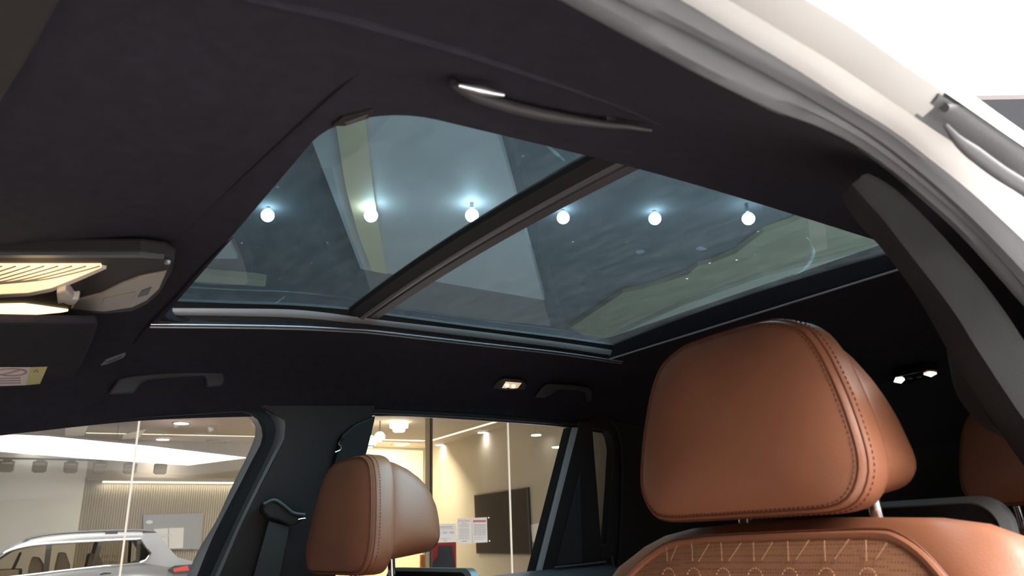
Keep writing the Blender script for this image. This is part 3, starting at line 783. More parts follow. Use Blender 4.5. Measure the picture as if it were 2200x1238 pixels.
# driver seat ---------------------------------------------------------------
def xpl(z): return 0.652 + (z - 1.26) * 0.42
def onpanel(u, v, off=0.0):
    # plane x - 0.42 z = const
    return atplane(u, v, (1, 0, -0.42), 0.652 - 0.42 * 1.26 - off)
DY, PY = 0.53, 1.318
ds = thing('car_seat', 'brown leather driver seat with quilted perforated backrest beside the suede door pillar', 'car seat', (0.55, DY, 0.45))
bk = backrest(ds, 0.668, DY - 0.016, 1.3125)
pipe_px = [(1240, 1400), (1300, 1300), (1352, 1240), (1395, 1200), (1440, 1174), (1500, 1164), (1560, 1160), (1740, 1153), (1880, 1150), (1925, 1158), (1975, 1190), (2022, 1240), (2075, 1310), (2120, 1400)]
pc = [onpanel(u, v, 0.012) for u, v in spline(pipe_px, 70)]
tube('piping', pc, 0.0042, 'leather', bk, seg=8)
tube('seam', [p + np.array([0.002, 0, 0.0052]) for p in pc], 0.0012, 'seam_leather', bk, seg=5)
# quilted panel inside the piping
cen = np.mean(np.array(pc), axis=0); cen[2] -= 0.02
fan = [[p for p in pc]]
for k in range(1, 9):
    f = k / 8
    fan.append([p * (1 - f) + (cen) * f + np.array([-0.010 * math.sin(math.pi * min(1, f * 1.6) / 2), 0, 0]) for p in pc])
loft('quilted_panel', fan, 'perforated_leather', bk)
st = []
def stitch_line(p0, p1, n_):
    a = onpanel(*p0, 0.0205); b = onpanel(*p1, 0.0205)
    for k in range(n_):
        t0 = k / n_; t1 = t0 + 0.5 / n_
        st.append(tube_geo([a + (b - a) * t0, a + (b - a) * t1], 0.0006, 5))
VU = [1432, 1486, 1549, 1618, 1692, 1771, 1860]
SU = [((1455, 1172), (1440, 1206)), ((1523, 1169), (1500, 1208)), ((1592, 1167), (1565, 1206)), ((1660, 1165), (1635, 1205)), ((1738, 1161), (1709, 1204)), ((1824, 1159), (1792, 1203)), ((1905, 1167), (1881, 1203))]
for k, u in enumerate(VU):
    stitch_line((u, 1170 - 1.5 * k if k else 1176), (u + 2, 1207), 10)
    stitch_line(*SU[k], 12)
    for q in range(8):
        an, an2 = math.pi * q / 8.0, math.pi * (q + 0.5) / 8.0
        f = lambda a_: (u + 4 - 17 * (0.8 + 0.05 * k) * math.cos(a_), 1243 - 22 * math.sin(a_))
        st.append(tube_geo([onpanel(*f(an), 0.0205), onpanel(*f(an2), 0.0205)], 0.0006, 5))
mk('stitching', *join_geo(st), 'tan_thread', bk, kind='stuff')
headrest(ds, 0.660, DY + 0.002, 1.3165, s=1.0, tilt=0.05, post_h=0.016, hx=0.088, post_dy=-0.012, base=0.010, dsc=0.85)
boxo('seat_cushion', (0.28, DY, 0.70), (0.27, 0, 0.02), (0, 0.25, 0), (0, 0, 0.09), 'leather', ds, bevel=0.05)
boxo('seat_base', (0.32, DY, 0.53), (0.22, 0, 0), (0, 0.2, 0), (0, 0, 0.08), 'black_plastic', ds, bevel=0.02)

# passenger seat --------------------------------------------------------------
ps = thing('car_seat', 'brown leather front passenger seat seen against the passenger door window', 'car seat', (0.45, PY, 0.45))
backrest(ps, 0.545, PY, 1.228)
headrest(ps, 0.543, PY + 0.006, 1.2575, s=0.995, tilt=0.11, post_h=0.03, hx=0.068)
boxo('seat_cushion', (0.17, PY, 0.66), (0.27, 0, 0.02), (0, 0.25, 0), (0, 0, 0.09), 'leather', ps, bevel=0.05)
boxo('seat_base', (0.21, PY, 0.51), (0.22, 0, 0), (0, 0.2, 0), (0, 0, 0.06), 'black_plastic', ps, bevel=0.02)

# second row --------------------------------------------------------------
for (yy, lab, xx, zb_) in ((0.595, 'brown leather rear seat behind the driver seat, partly hidden by the suede pillar', 1.56, 1.335),
                           (1.30, 'brown leather rear seat behind the passenger seat, hidden but for its headrest post', 1.62, 1.36)):
    rsx = thing('rear_seat', lab, 'car seat', (xx - 0.15, yy, 0.45))
    backrest(rsx, xx - 0.01, yy, zb_ - 0.045, hw=0.25)
    headrest(rsx, xx, yy, zb_, s=0.93 if yy < 1 else 0.72, post_h=0.05)
    boxo('seat_cushion', (xx - 0.38, yy, 0.72), (0.26, 0, 0.02), (0, 0.25, 0), (0, 0, 0.09), 'leather', rsx, bevel=0.05)
    boxo('seat_base', (xx - 0.34, yy, 0.54), (0.22, 0, 0), (0, 0.2, 0), (0, 0, 0.09), 'black_plastic', rsx, bevel=0.02)

# screens on the seat backs ----------------------------------------------------
mat('screen_rim', (0.14, 0.145, 0.143), rough=0.4, metal=0.2)
mat('screen_back', (0.02, 0.021, 0.021), rough=0.4)
def screen(x, y0, y1, z1, label, h=0.20, tilt=0.06):
    t = thing('seatback_screen', label, 'screen', (x, (y0 + y1) / 2, z1 - h))
    out = np.array(rrect(y0, y1, z1 - h, z1, (0.03,) * 4, 8)); cc = out.mean(axis=0)
    def rg(dx, ins): 
        r = []
        for q in out:
            d = q - cc; f = 1 - ins / np.linalg.norm(d) if ins else 1
            p = cc + d * f
            r.append(np.array([x + dx + (p[1] - z1) * tilt, p[0], p[1]]))
        return r
    loft('bezel', [rg(0.004, 0.012), rg(0.0, 0.009), rg(0.004, 0.0), rg(0.018, 0.0), rg(0.022, 0.006)], 'screen_rim', t, closed=True)
    loft('back_cover', [rg(0.003, 0.0118), rg(0.003, 0.05), rg(0.002, 0.09)], 'screen_back', t, closed=True, caps=True)
    loft('display', [rg(0.022, 0.0058), rg(0.0222, 0.06)], 'gloss_black', t, closed=True, caps=True)
    boxo('bracket', (x - 0.002, (y0 + y1) / 2, z1 - h * 0.62), (0.006, 0, 0), (0, 0.03, 0), (0, 0, 0.03), 'black_plastic', t)
    return t
screen(0.822, 0.347, 0.672, 1.330, 'black tablet screen with grey rim mounted behind the driver headrest')
screen(0.685, 1.098, 1.418, 1.2635, 'black tablet screen with grey rim mounted behind the passenger headrest')

# =================================================================== CABIN FITTINGS
# passenger grab handle
def handle_px(name, px, y, th, label, material='trim_plastic', recess=None):
    P = [aty(u, v, y) for u, v in px] if y else [on_lining(u, v, 0.012) for u, v in px]
    y = y or float(np.mean([p[1] for p in P]))
    b = np.mean(np.array(P), axis=0)
    t = thing(name, label, 'grab handle', (b[0], y, min(p[2] for p in P)), 'grab handles on the headliner')
    return t, P
t, P = handle_px('grab_handle', [(232, 848), (289, 845), (297, 834), (305, 823), (320, 817), (360, 812), (440, 807), (443, 812), (446, 832), (476, 830), (484, 822), (484, 806), (478, 799), (468, 796), (400, 797), (330, 801), (285, 806), (256, 812)], 1.478, 0.02,
                 'black plastic grab handle beside the sun visor above the front passenger window')
prism('grip', P, (0, 0.022, 0.004), 'handle_plastic', t, bevel=0.004, smooth=True)
for u in ((258, 838), (464, 815)):
    p = aty(*u, 1.50); boxo('mount', p + np.array([0, 0.025, 0.005]), (0.012, 0, 0), (0, 0.025, 0), (0, 0, 0.008), 'black_plastic', t, bevel=0.003)
t, P = handle_px('grab_handle', [(1150, 855), (1172, 856), (1188, 846), (1200, 838), (1240, 840), (1258, 845), (1262, 866), (1270, 862), (1274, 845), (1266, 834), (1240, 830), (1180, 826), (1168, 832)], None, 0.02,
                 'black plastic grab handle behind the lit reading lamp above the rear window')
prism('grip', P, (0, 0.006, 0.006), 'handle_plastic', t, bevel=0.004, smooth=True)
for u in ((1166, 850), (1266, 850)):
    p = on_lining(*u, 0.004); boxo('mount', p + np.array([0, 0.006, 0.004]), (0.008, 0, 0), (0, 0.006, 0), (0, 0, 0.005), 'black_plastic', t, bevel=0.003)
# driver side grab handle, close to the camera
hp = [on_lining(u, v, 0.009) for u, v in spline([(972, 178), (992, 192), (1040, 212), (1110, 233), (1200, 252), (1290, 266), (1350, 272), (1400, 280)], 26)]
t = thing('grab_handle', 'black plastic grab handle with a bright glint on the driver side headliner', 'grab handle', hp[8], 'grab handles on the headliner')
tube('grip', hp, np.interp(np.linspace(0, 1, 26), [0, 0.12, 0.5, 1], [0.003, 0.0055, 0.0055, 0.002]), 'handle_plastic', t, seg=12)
gp = [on_lining(u, v, 0.0125) for u, v in spline([(984, 183), (1020, 191), (1055, 199), (1082, 204)], 10)]
tube('glint_strip', gp, np.interp(np.linspace(0, 1, 10), [0, 0.5, 1], [0.002, 0.004, 0.002]), 'aluminium', t, seg=12)  # light catch on the handle's front end, built as a bright metal strip
for q in (5, 20):
    boxo('mount', hp[q] + np.array([0, 0.004, 0.008]), (0.006, 0, 0), (0, 0.004, 0), (0, 0, 0.006), 'handle_plastic', t)

# lit reading lamp above the rear window
def lamp_unit(px_body, px_lens, px_bulbs, y, label, name='reading_lamp'):
    def aty(u, v, yy): return on_lining(u, v, 0.006 + (y - yy)) 
    B = [aty(u, v, y) for u, v in px_body]
    b = np.mean(np.array(B), axis=0)
    t = thing(name, label, 'reading lamp', (b[0], y, min(p[2] for p in B)))
    prism('housing', B, (0, 0.03, 0.012), 'black_plastic', t, bevel=0.003)
    Lz = [aty(u, v, y - 0.0005) for u, v in px_lens]
    prism('lens', Lz, (0, 0.004, 0), 'lamp_dim', t)
    for u, v in px_bulbs:
        p = aty(u, v, y - 0.0015); V, Fc = lathe_geo((0, 0, 0), [(0.0001, 0.003), (0.0045, 0.0025), (0.0062, 0)], 14)
        V = [p + np.array([q[0], -q[2], q[1]]) for q in V]
        mk('bulb', V, Fc, 'bulb_warm', t)
    return t
lamp_unit([(1058, 834), (1070, 818), (1085, 812), (1120, 815), (1133, 826), (1128, 838), (1090, 839)], [(1078, 834), (1087, 820), (1121, 823), (1111, 836)], [(1089, 827), (1103, 829)], 1.485,
          'small lit twin bulb reading lamp above the rear passenger window')
# rear reading lamp on the headliner
t = thing('reading_lamp', 'slim rear headliner lamp with two small warm bulbs behind the driver headrest', 'reading lamp', atz(1965, 812, 1.65))
Bq = [atz(u, v, 1.655) for u, v in [(1916, 824), (1922, 811), (1990, 797), (2016, 797), (2018, 806), (1945, 826)]]
prism('housing', Bq, (0, 0, 0.035), 'gloss_black', t, bevel=0.002)
for px in ([(1920, 820), (1924, 811), (1938, 811), (1944, 815), (1936, 823)], [(1984, 804), (1998, 798), (2013, 802), (2000, 809)]):
    prism('bulb', [atz(u, v, 1.6545) for u, v in px], (0, 0, -0.002), 'bulb_warm', t)
for px in ((1956, 814), (1974, 811)):
    p = atz(*px, 1.6543); boxo('switch', p, (0.006, 0, 0), (0, 0.004, 0), (0, 0, 0.001), 'trim_plastic', t)

# overhead console
oc = thing('overhead_console', 'black overhead console with warm glowing ribbed lamps at the headliner front', 'overhead console', atz(150, 620, 1.60))
CZ = 1.628
def cz(px, z): return [atz(u, v, z) for u, v in px]
prism('housing', cz([(-160, 545), (300, 545), (352, 552), (375, 562), (368, 590), (345, 632), (318, 655), (285, 671), (230, 676), (160, 672), (100, 684), (-160, 700)], CZ), (0, 0, 0.02), 'black_plastic', oc, bevel=0.004)
prism('rim', cz([(-160, 549), (300, 548), (352, 553), (352, 557), (300, 554), (-160, 555)], CZ - 0.002), (0, 0, 0.004), 'trim_plastic', oc)
prism('switch_panel', cz([(152, 664), (170, 644), (215, 633), (262, 610), (300, 596), (358, 585), (342, 622), (316, 646), (285, 661), (225, 670), (190, 668)], CZ - 0.003), (0, 0, 0.004), 'console_grey', oc, bevel=0.0012)
prism('switch', cz([(218, 655), (223, 642), (292, 628), (284, 646)], CZ - 0.0042), (0, 0, 0.002), 'console_grey', oc, bevel=0.0006)
prism('switch', cz([(296, 640), (304, 626), (326, 618), (318, 634)], CZ - 0.0042), (0, 0, 0.002), 'trim_plastic', oc, bevel=0.0006)
lens1 = cz([(-120, 571), (216, 571), (218, 576), (190, 588), (160, 600), (110, 620), (60, 630), (-20, 634), (-120, 632)], CZ - 0.003)
lo = prism('lamp_lens', lens1, (0, 0, 0.004), 'lamp_lens', oc)
for k in range(9):
    x1 = 214 - 30 * k
    rib = spline([(x1, 572), (x1 - 60, 588 + 0.5 * k), (x1 - 130, 602 + 1.5 * k), (x1 - 240, 612 + 2 * k)], 16)
    rib = [q for q in rib if q[0] > -115 and q[1] < 632 - max(0, q[0] - 20) * 0.28]
    if len(rib) > 3: tube('rib', cz(rib, CZ - 0.0035), 0.0011, 'console_grey', lo, seg=6)
prism('lens_edge', cz([(-120, 632), (-20, 634), (60, 630), (110, 620), (160, 600), (218, 576), (228, 578), (165, 606), (112, 627), (60, 637), (-20, 641), (-120, 640)], CZ - 0.004), (0, 0, 0.005), 'knob_grey', oc)
prism('lamp_lens', cz([(-120, 659), (50, 656), (75, 659), (146, 669), (130, 672), (60, 678), (10, 681), (-120, 686)], CZ - 0.003), (0, 0, 0.004), 'lamp_lens_bright', oc)
prism('knob', cz([(121, 630), (140, 624), (152, 634), (158, 643), (168, 642), (170, 645), (160, 657), (148, 657), (135, 652), (124, 655)], CZ - 0.012), (0, 0, 0.012), 'knob_grey', oc, bevel=0.002)
V, Fc = lathe_geo(atz(360, 564, CZ - 0.006), [(0.0001, -0.003), (0.003, -0.002), (0.0035, 0.002)], 12)
mk('microphone', V, Fc, 'aluminium', oc)
L = bpy.data.lights.new('console_lamp_light', 'POINT'); L.energy = 0.12; L.color = (1, 0.72, 0.42); L.shadow_soft_size = 0.03
o = bpy.data.objects.new('console_lamp_light', L); COL.objects.link(o); o.location = atz(60, 640, CZ - 0.04)

# passenger sun visor with warning label
VZ = 1.575
def vis(px, dz=0.0):
    # visor plane tilts down to the front
    return [atplane(u, v, (-0.22, 0.0, 1.0), -0.22 * 0.05 + VZ - dz) for u, v in px]
sv = thing('sun_visor', 'black folded passenger sun visor with an airbag warning label', 'sun visor', vis([(60, 780)])[0])
prism('visor_body', vis([(-160, 692), (205, 696), (208, 706), (196, 740), (176, 785), (150, 835), (138, 852), (120, 862), (60, 870), (-160, 886)]), (0, 0, 0.012), 'headliner_cloth', sv, bevel=0.004)
lab = mk('warning_label', vis([(-60, 789), (65, 789), (56, 828), (-60, 832)], 0.0012), [(0, 1, 2, 3)], 'label_white', sv, smooth=False, label='white airbag warning label with ring pictogram')
mk('label_band', vis([(65, 789), (102, 788), (86, 825), (56, 828)], 0.0013), [(0, 1, 2, 3)], 'label_yellow', sv, smooth=False, label='yellow warning band')
rg = [vis([(24 + 33 * math.cos(a), 800 + 7.5 * math.sin(a))], 0.002)[0] for a in np.linspace(0, 2 * math.pi, 24, endpoint=False)]
tube('pictogram_ring', rg, 0.0011, 'label_ink', lab, seg=5, closed=True)
tube('pictogram_bar', vis([(4, 806), (44, 795)], 0.002), 0.0012, 'label_ink', lab, seg=5)
for vv in (814, 819, 824):
    tube('text_line', vis([(-4, vv), (18, vv - 0.5), (44, vv - 1)], 0.002), 0.0008, 'label_ink', lab, seg=5)
tube('pictogram_mark', vis([(73, 800), (78, 795), (82, 800)], 0.002), 0.0009, 'label_ink', lab, seg=5)
# visor clip
t = thing('visor_clip', 'small grey visor clip on the headliner between visor and grab handle', 'clip', on_lining(243, 775, 0.0))
prism('clip_body', [on_lining(u, v, 0.004) for u, v in [(215, 787), (226, 776), (268, 761), (271, 763), (264, 770), (232, 783)]], (0, 0, 0.004), 'grey_plastic', t, bevel=0.001)
prism('slot', [on_lining(u, v, 0.0045) for u, v in [(228, 779), (262, 765), (258, 770), (234, 780)]], (0, 0, -0.001), 'trim_plastic', t)
# driver visor corner recess near the sunroof corner
t = thing('visor_clip', 'black visor clip on the headliner at the rounded sunroof corner', 'clip', on_lining(760, 255, 0.0))
prism('clip_body', [on_lining(u, v, 0.004) for u, v in [(712, 272), (735, 254), (800, 238), (806, 243), (790, 256), (740, 272)]], (0, 0, 0.012), 'black_plastic', t, bevel=0.001)
prism('slot', [on_lining(u, v, 0.0046) for u, v in [(740, 262), (792, 243), (784, 254), (745, 266)]], (0, 0, -0.0008), 'trim_plastic', t)
# driver sun visor, folded against the headliner
t = thing('sun_visor', 'black driver sun visor folded against the headliner close to the open door', 'sun visor', atz(60, 120, 1.60))
prism('visor_body', [atz(u, v, 1.612) for u, v in [(-250, -200), (215, -200), (150, -40), (110, 40), (60, 130), (0, 225), (-60, 300), (-250, 330)]], (0, 0, 0.014), 'black_plastic', t, bevel=0.003)

# seat belts
mat('belt_web', (0.030, 0.030, 0.029), rough=0.85, bump=(900, 0.3))
t = thing('seat_belt', 'dark passenger seat belt hanging from its loop on the door pillar', 'seat belt', onside(590, 1240, 0.05))
prism('belt_anchor', side_poly([(566, 1085), (578, 1074), (602, 1082), (622, 1098), (652, 1108), (652, 1116), (640, 1128), (622, 1130), (600, 1118), (578, 1112), (566, 1100)], 0.055), (0, 0.03, 0), 'black_plastic', t, bevel=0.005)
tube('anchor_rim', side_curve([(566, 1083), (590, 1074), (612, 1088), (630, 1102), (655, 1106)], 14, 0.058), 0.003, 'trim_plastic', t)
tube('anchor_glint', side_curve([(640, 1117), (648, 1115), (656, 1114)], 5, 0.06), 0.0015, 'chrome', t)
prism('belt_strap', side_poly([(578, 1120), (622, 1132), (600, 1240), (580, 1360), (520, 1360), (545, 1240)], 0.045), (0, 0.003, 0), 'belt_web', t)
t = thing('seat_belt', 'dark driver seat belt loop under the suede door pillar', 'seat belt', aty(2075, 900, 0.36))
A = [(2034, 752), (2040, 790), (2052, 840), (2078, 882), (2110, 915), (2160, 940)]
B = [(2042, 755), (2060, 790), (2090, 840), (2120, 890), (2150, 930), (2190, 960)]
ca = np.array([aty(u, v, 0.375) for u, v in spline(A, 20)]); cb = np.array([aty(u, v, 0.345) for u, v in spline(B, 20)])
loft('belt_anchor', [ca + np.array([0.03, 0.01, 0]), ca, ca * 0.5 + cb * 0.5 + np.array([-0.006, -0.002, 0]), cb, cb + np.array([0.03, 0, 0])], 'black_plastic', t)

# =================================================================== ROOM BEHIND THE PARTITION
# luminous raft
RH = 2.75
rq = [atz(u, v, RH) for u, v in [(-180, 925), (100, 938), (318, 959), (530, 984), (405, 1000), (180, 985), (-180, 956)]]
rt = thing('light_raft', 'long white luminous raft hanging above the parked silver car', 'ceiling light', np.mean(np.array(rq), axis=0))
prism('raft_body', [p + np.array([0, 0, 0.004]) for p in rq], (0, 0, 0.03), 'pale_panel', rt)
mk('diffuser', rq, [tuple(range(len(rq)))], 'luminous_raft', rt, smooth=False)
cq = np.mean(np.array(rq), axis=0)
for s_ in (-0.9, 0.3):
    q = cq + E1 * s_
    tube('hanger', [(q[0], q[1], RH + 0.03), (q[0], q[1], RZ)], 0.004, 'aluminium', rt)
# downlights
for u, v, r_ in [(390, 908, 0.115), (350, 943, 0.115), (75, 938, 0.115), (1037, 928, 0.10), (945, 955, 0.10), (700, 925, 0.10), (1330, 945, 0.10)]:
    p = atz(u, v, RZ - 0.002)
    lab = {390: 'round ceiling downlight beside the ceiling light slot above the silver car', 350: 'round ceiling downlight near the end wall above the silver car', 75: 'round ceiling downlight above the luminous raft',
           1037: 'round ceiling downlight near the television wall', 945: 'round ceiling downlight beside the small security camera', 700: 'round ceiling downlight behind the passenger door pillar', 1330: 'round ceiling downlight behind the rear quarter window'}[u]
    downlight('room_downlight', p, r_, 'downlight_glow', lab, 'downlights of the glazed room')
    spot('room_downlight_beam', (p[0], p[1], RZ - 0.05), DOWN_W * (6 if u < 900 else 2.0), 0.12, (1, 0.95, 0.88), 160, 1.0)
# two downlight reflections in the glass, built as glowing discs on stems
for u, v in ((1152, 936), (1197, 962)):
    p = onw(u, v, WR - 0.25)
    t = thing('reflection_disc', 'downlight reflection built as a small glowing disc on a stem ' + ('high above the dark television' if u < 1170 else 'between the television and the rear door frame'), 'pendant lamp', p, 'reflected downlights by the television wall')
    V, Fc = lathe_geo(p, [(0.0001, 0.0), (0.075, 0.0), (0.08, 0.006)], 20); mk('lens', V, Fc, 'downlight_glow', t)
    V, Fc = lathe_geo(p + np.array([0, 0, 0.006]), [(0.08, 0.0), (0.075, 0.012), (0.0001, 0.014)], 20); mk('cap', V, Fc, 'room_ceiling', t)
    tube('stem', [p + np.array([0, 0, 0.015]), np.array([p[0], p[1], RZ])], 0.003, 'room_ceiling', t)
# ceiling light slots
def slot(pa, pb, wd, label, glow='strip_glow'):
    a, b = atz(*pa, RZ - 0.004), atz(*pb, RZ - 0.004); d = b - a; L_ = np.linalg.norm(d); d /= L_; n_ = np.array([-d[1], d[0], 0])
    t = thing('light_slot', label, 'ceiling light', (a + b) / 2)
    boxo('glow_strip', (a + b) / 2, d * L_ / 2, n_ * wd / 2, (0, 0, 0.003), glow, t)
    for s_ in (-1, 1):
        boxo('edge', (a + b) / 2 + n_ * s_ * (wd / 2 + 0.012) + np.array([0, 0, -0.001]), d * L_ / 2, n_ * 0.012, (0, 0, 0.004), 'room_wall', t)
slot((185, 930), (760, 942), 0.10, 'thin straight light slot in the ceiling above the silver car')
slot((918, 949), (1110, 893), 0.10, 'thin light slot in the ceiling running towards the television wall')
slot((800, 944), (912, 947), 0.16, 'vent slot in the ceiling of the cream bay with a painted glow', 'cove_glow')  # vent slot; its brightness is put in as emission
# ceiling hatches, detector, vent
for px, lab in (([(140, 920), (190, 915), (180, 936), (140, 938)], 'pale square ceiling hatch beside the luminous raft'), ([(265, 934), (315, 922), (298, 942), (262, 944)], 'pale narrow ceiling hatch beside the vertical glass joint')):
    P = [atz(u, v, RZ - 0.012) for u, v in px]
    prism('ceiling_hatch', P, (0, 0, 0.01), 'pale_wall', label=lab, cat='hatch')
p = atz(461, 915, RZ); V, Fc = lathe_geo(p, [(0.0001, -0.05), (0.05, -0.045), (0.07, -0.02), (0.085, 0)], 20)
mk('smoke_detector', V, Fc, 'room_wall', label='round beige smoke detector on the ceiling', cat='smoke detector')
for (u, v), lab in (((468, 947), 'round beige ceiling vent near the end wall above the silver car'), ((862, 954), 'round beige ceiling vent in the cream bay')):
    p = atz(u, v, RZ)
    t = thing('ceiling_vent', lab, 'vent', (p[0], p[1], RZ - 0.03))
    for r_ in (0.2, 0.13):
        V, Fc = lathe_geo((p[0], p[1], RZ), [(r_, -0.002), (r_ - 0.008, -0.028), (r_ - 0.045, -0.03), (r_ - 0.05, -0.002)], 24); mk('ring', V, Fc, 'room_wall', t)
# fluted cladding with cove light
fl0, fl1 = ons(176, 1100, WD) @ E1, ons(720, 1100, WD) @ E1
zt_ = ons(300, 1044, WD)[2]
geo = []
k = fl0
while k < fl1:
    geo.append(box_geo(sp(k + 0.018, WD - 0.008, zt_ / 2), E1 * 0.015, E2 * 0.0075, (0, 0, zt_ / 2)))
    k += 0.04
cl = thing('wall_cladding', 'fluted beige wall cladding under a warm cove light', 'cladding', sp((fl0 + fl1) / 2, WD - 0.05, 0))
mk('flutes', *join_geo(geo), 'room_wall', cl, smooth=False, kind='stuff')
boxo('cove_shelf', sp((fl0 + fl1) / 2, WD - 0.09, zt_ + 0.10), E1 * (fl1 - fl0) / 2, E2 * 0.09, (0, 0, 0.03), 'room_wall', cl)
boxo('cove_strip', sp((fl0 + fl1) / 2 + 0.1, WD - 0.07, zt_ + 0.055), E1 * ((fl1 - fl0) / 2 - 0.15), E2 * 0.025, (0, 0, 0.012), 'cove_glow', cl)
La = bpy.data.lights.new('cove_light', 'AREA'); La.shape = 'RECTANGLE'; La.size = fl1 - fl0 - 0.4; La.size_y = 0.05; La.energy = 6; La.color = (1, 0.9, 0.68)
o = bpy.data.objects.new('cove_light', La); COL.objects.link(o); o.location = sp((fl0 + fl1) / 2, WD - 0.09, zt_ + 0.035); o.rotation_euler = (0, 0, -SA)
boxo('soffit_beam', sp((-10 + WR) / 2, WD - 0.04, zt_ + 0.2), E1 * (WR + 10) / 2 * 0.0 + E1 * (fl1 - fl0) / 2, E2 * 0.039, (0, 0, 0.01), 'room_ceiling', cl) if False else None
# poster on the cladding
mat('poster_grey', (0.33, 0.34, 0.37), rough=0.35)
mat('poster_white', (0.72, 0.71, 0.70), rough=0.4)
po = thing('wall_poster', 'large grey blue poster board on the fluted cladding behind the silver car', 'poster', ons(371, 1180, WD - 0.07))
prism('board', [ons(u, v, WD - 0.06) for u, v in [(307, 1107), (436, 1103), (430, 1180), (310, 1182)]], -E2 * 0.02, 'poster_grey', po)
for q in ([(331, 1137), (361, 1135), (361, 1179), (331, 1180)], [(363, 1135), (395, 1134), (393, 1178), (363, 1179)]):
    prism('sheet', [ons(u, v, WD - 0.082) for u, v in q], -E2 * 0.002, 'poster_white', po)
V, Fc = disc_geo(ons(321, 1122, WD - 0.083), E1 * 0.055, np.array([0, 0, 0.032])); mk('emblem', V, Fc, 'poster_white', po, smooth=False)
# glass reflections of six track spotlights, built as solid boxes
mat('spot_tan', (0.27, 0.23, 0.17), rough=0.5); mat('spot_slot', (0.55, 0.48, 0.36), rough=0.5)
TD = 14.4
ta, tb = ons(-80, 990, TD) @ E1, ons(372, 990, TD) @ E1; tz = ons(200, 989, TD)[2]
t = thing('reflected_track', 'thin horizontal track carrying six box spotlights, a reflection built solid', 'light track', sp((ta + tb) / 2, TD, tz))
boxo('rail', sp((ta + tb) / 2, TD, tz), E1 * (tb - ta) / 2, E2 * 0.02, (0, 0, 0.012), 'spot_tan', t)
for q in (ta + 0.2, tb - 0.2): tube('hanger', [sp(q, TD, tz), sp(q, TD, RZ)], 0.004, 'aluminium', t)
first = None
for u, v in [(14, 1004), (85, 1005), (152, 1004), (215, 1004), (280, 1004), (345, 1003)]:
    p = ons(u, v, TD); p[2] = tz - 0.118
    if first is None:
        t = thing('reflected_spotlight', 'tan box on the light track, a spotlight reflection built solid', 'spotlight', p, 'six reflected box spotlights on the track')
        boxo('body', p, E1 * 0.10, E2 * 0.06, (0, 0, 0.075), 'spot_tan', t, bevel=0.01)
        boxo('slot', p - E2 * 0.061 + np.array([0, 0, 0.038]), E1 * 0.07, E2 * 0.002, (0, 0, 0.007), 'spot_slot', t)
        boxo('bracket', p + np.array([0, 0, 0.085]), E1 * 0.06, E2 * 0.02, (0, 0, 0.014), 'spot_tan', t)
        boxo('base_plate', p - np.array([0, 0, 0.082]), E1 * 0.075, E2 * 0.05, (0, 0, 0.01), 'spot_tan', t)
        first = t
    else:
        copy_tree(first, (p[0], p[1], p[2]), **({'label': 'solid tan box for a spotlight reflection on the track crossed by the vertical glass joint'} if u == 280 else {'label': 'solid tan box for a spotlight reflection at the track end in front of the beige end wall'} if u == 345 else {}))
# pendant lamps in the cream bay
PDp = 12.0
def pw(u, v): return ons(u, v, PDp)
pxm = 1.0 / np.linalg.norm(pw(851, 900) - pw(850, 900))
t = thing('pendant_lamp', 'white drum pendant lamp with a smaller lower tier', 'pendant lamp', pw(857, 920))
b = pw(857, 919)
V, Fc = lathe_geo(b, [(0.0001, 0), (18 / pxm, 0), (18 / pxm, 60 / pxm), (0.0001, 60 / pxm)]); mk('drum', V, Fc, 'warm_glow', t)
V, Fc = lathe_geo(b, [(0.0001, -9 / pxm), (11 / pxm, -8 / pxm), (13 / pxm, 0)]); mk('lower_tier', V, Fc, 'warm_glow', t)
tube('stem', [b + np.array([0, 0, 60 / pxm]), np.array([b[0], b[1], RZ])], 0.006, 'mullion_dark', t)
for (u, v, r_, lab) in ((816, 939, 10, 'white globe pendant lamp on a dark stem'), (796, 949, 12, 'larger white globe pendant lamp beside the door pillar')):
    p = pw(u, v) if r_ < 11 else ons(u, v, PDp + 0.35); r_ = r_ / pxm
    t = thing('globe_pendant', lab, 'pendant lamp', p - np.array([0, 0, r_]))
    V, Fc = lathe_geo(p, [(max(1e-4, r_ * math.sin(a)), -r_ * math.cos(a)) for a in np.linspace(0, math.pi, 13)], 20); mk('globe', V, Fc, 'warm_glow', t)
    tube('stem', [p + np.array([0, 0, r_]), np.array([p[0], p[1], RZ])], 0.011, 'mullion_dark', t)
    V, Fc = lathe_geo(p, [(r_ * 0.5, -r_ * 0.9), (r_ * 0.7, -r_ * 0.75), (r_ * 0.72, -r_ * 0.68)], 20); mk('cup', V, Fc, 'mullion_dark', t)
L = bpy.data.lights.new('cream_bay_light', 'AREA'); L.energy = 85; L.size = 0.8; L.color = (1, 0.87, 0.6)
o = bpy.data.objects.new('cream_bay_light', L); COL.objects.link(o); q = ons(870, 990, WD - 1.4); o.location = (q[0], q[1], RZ - 0.3)
o.rotation_euler = (math.radians(35), 0, -SA)
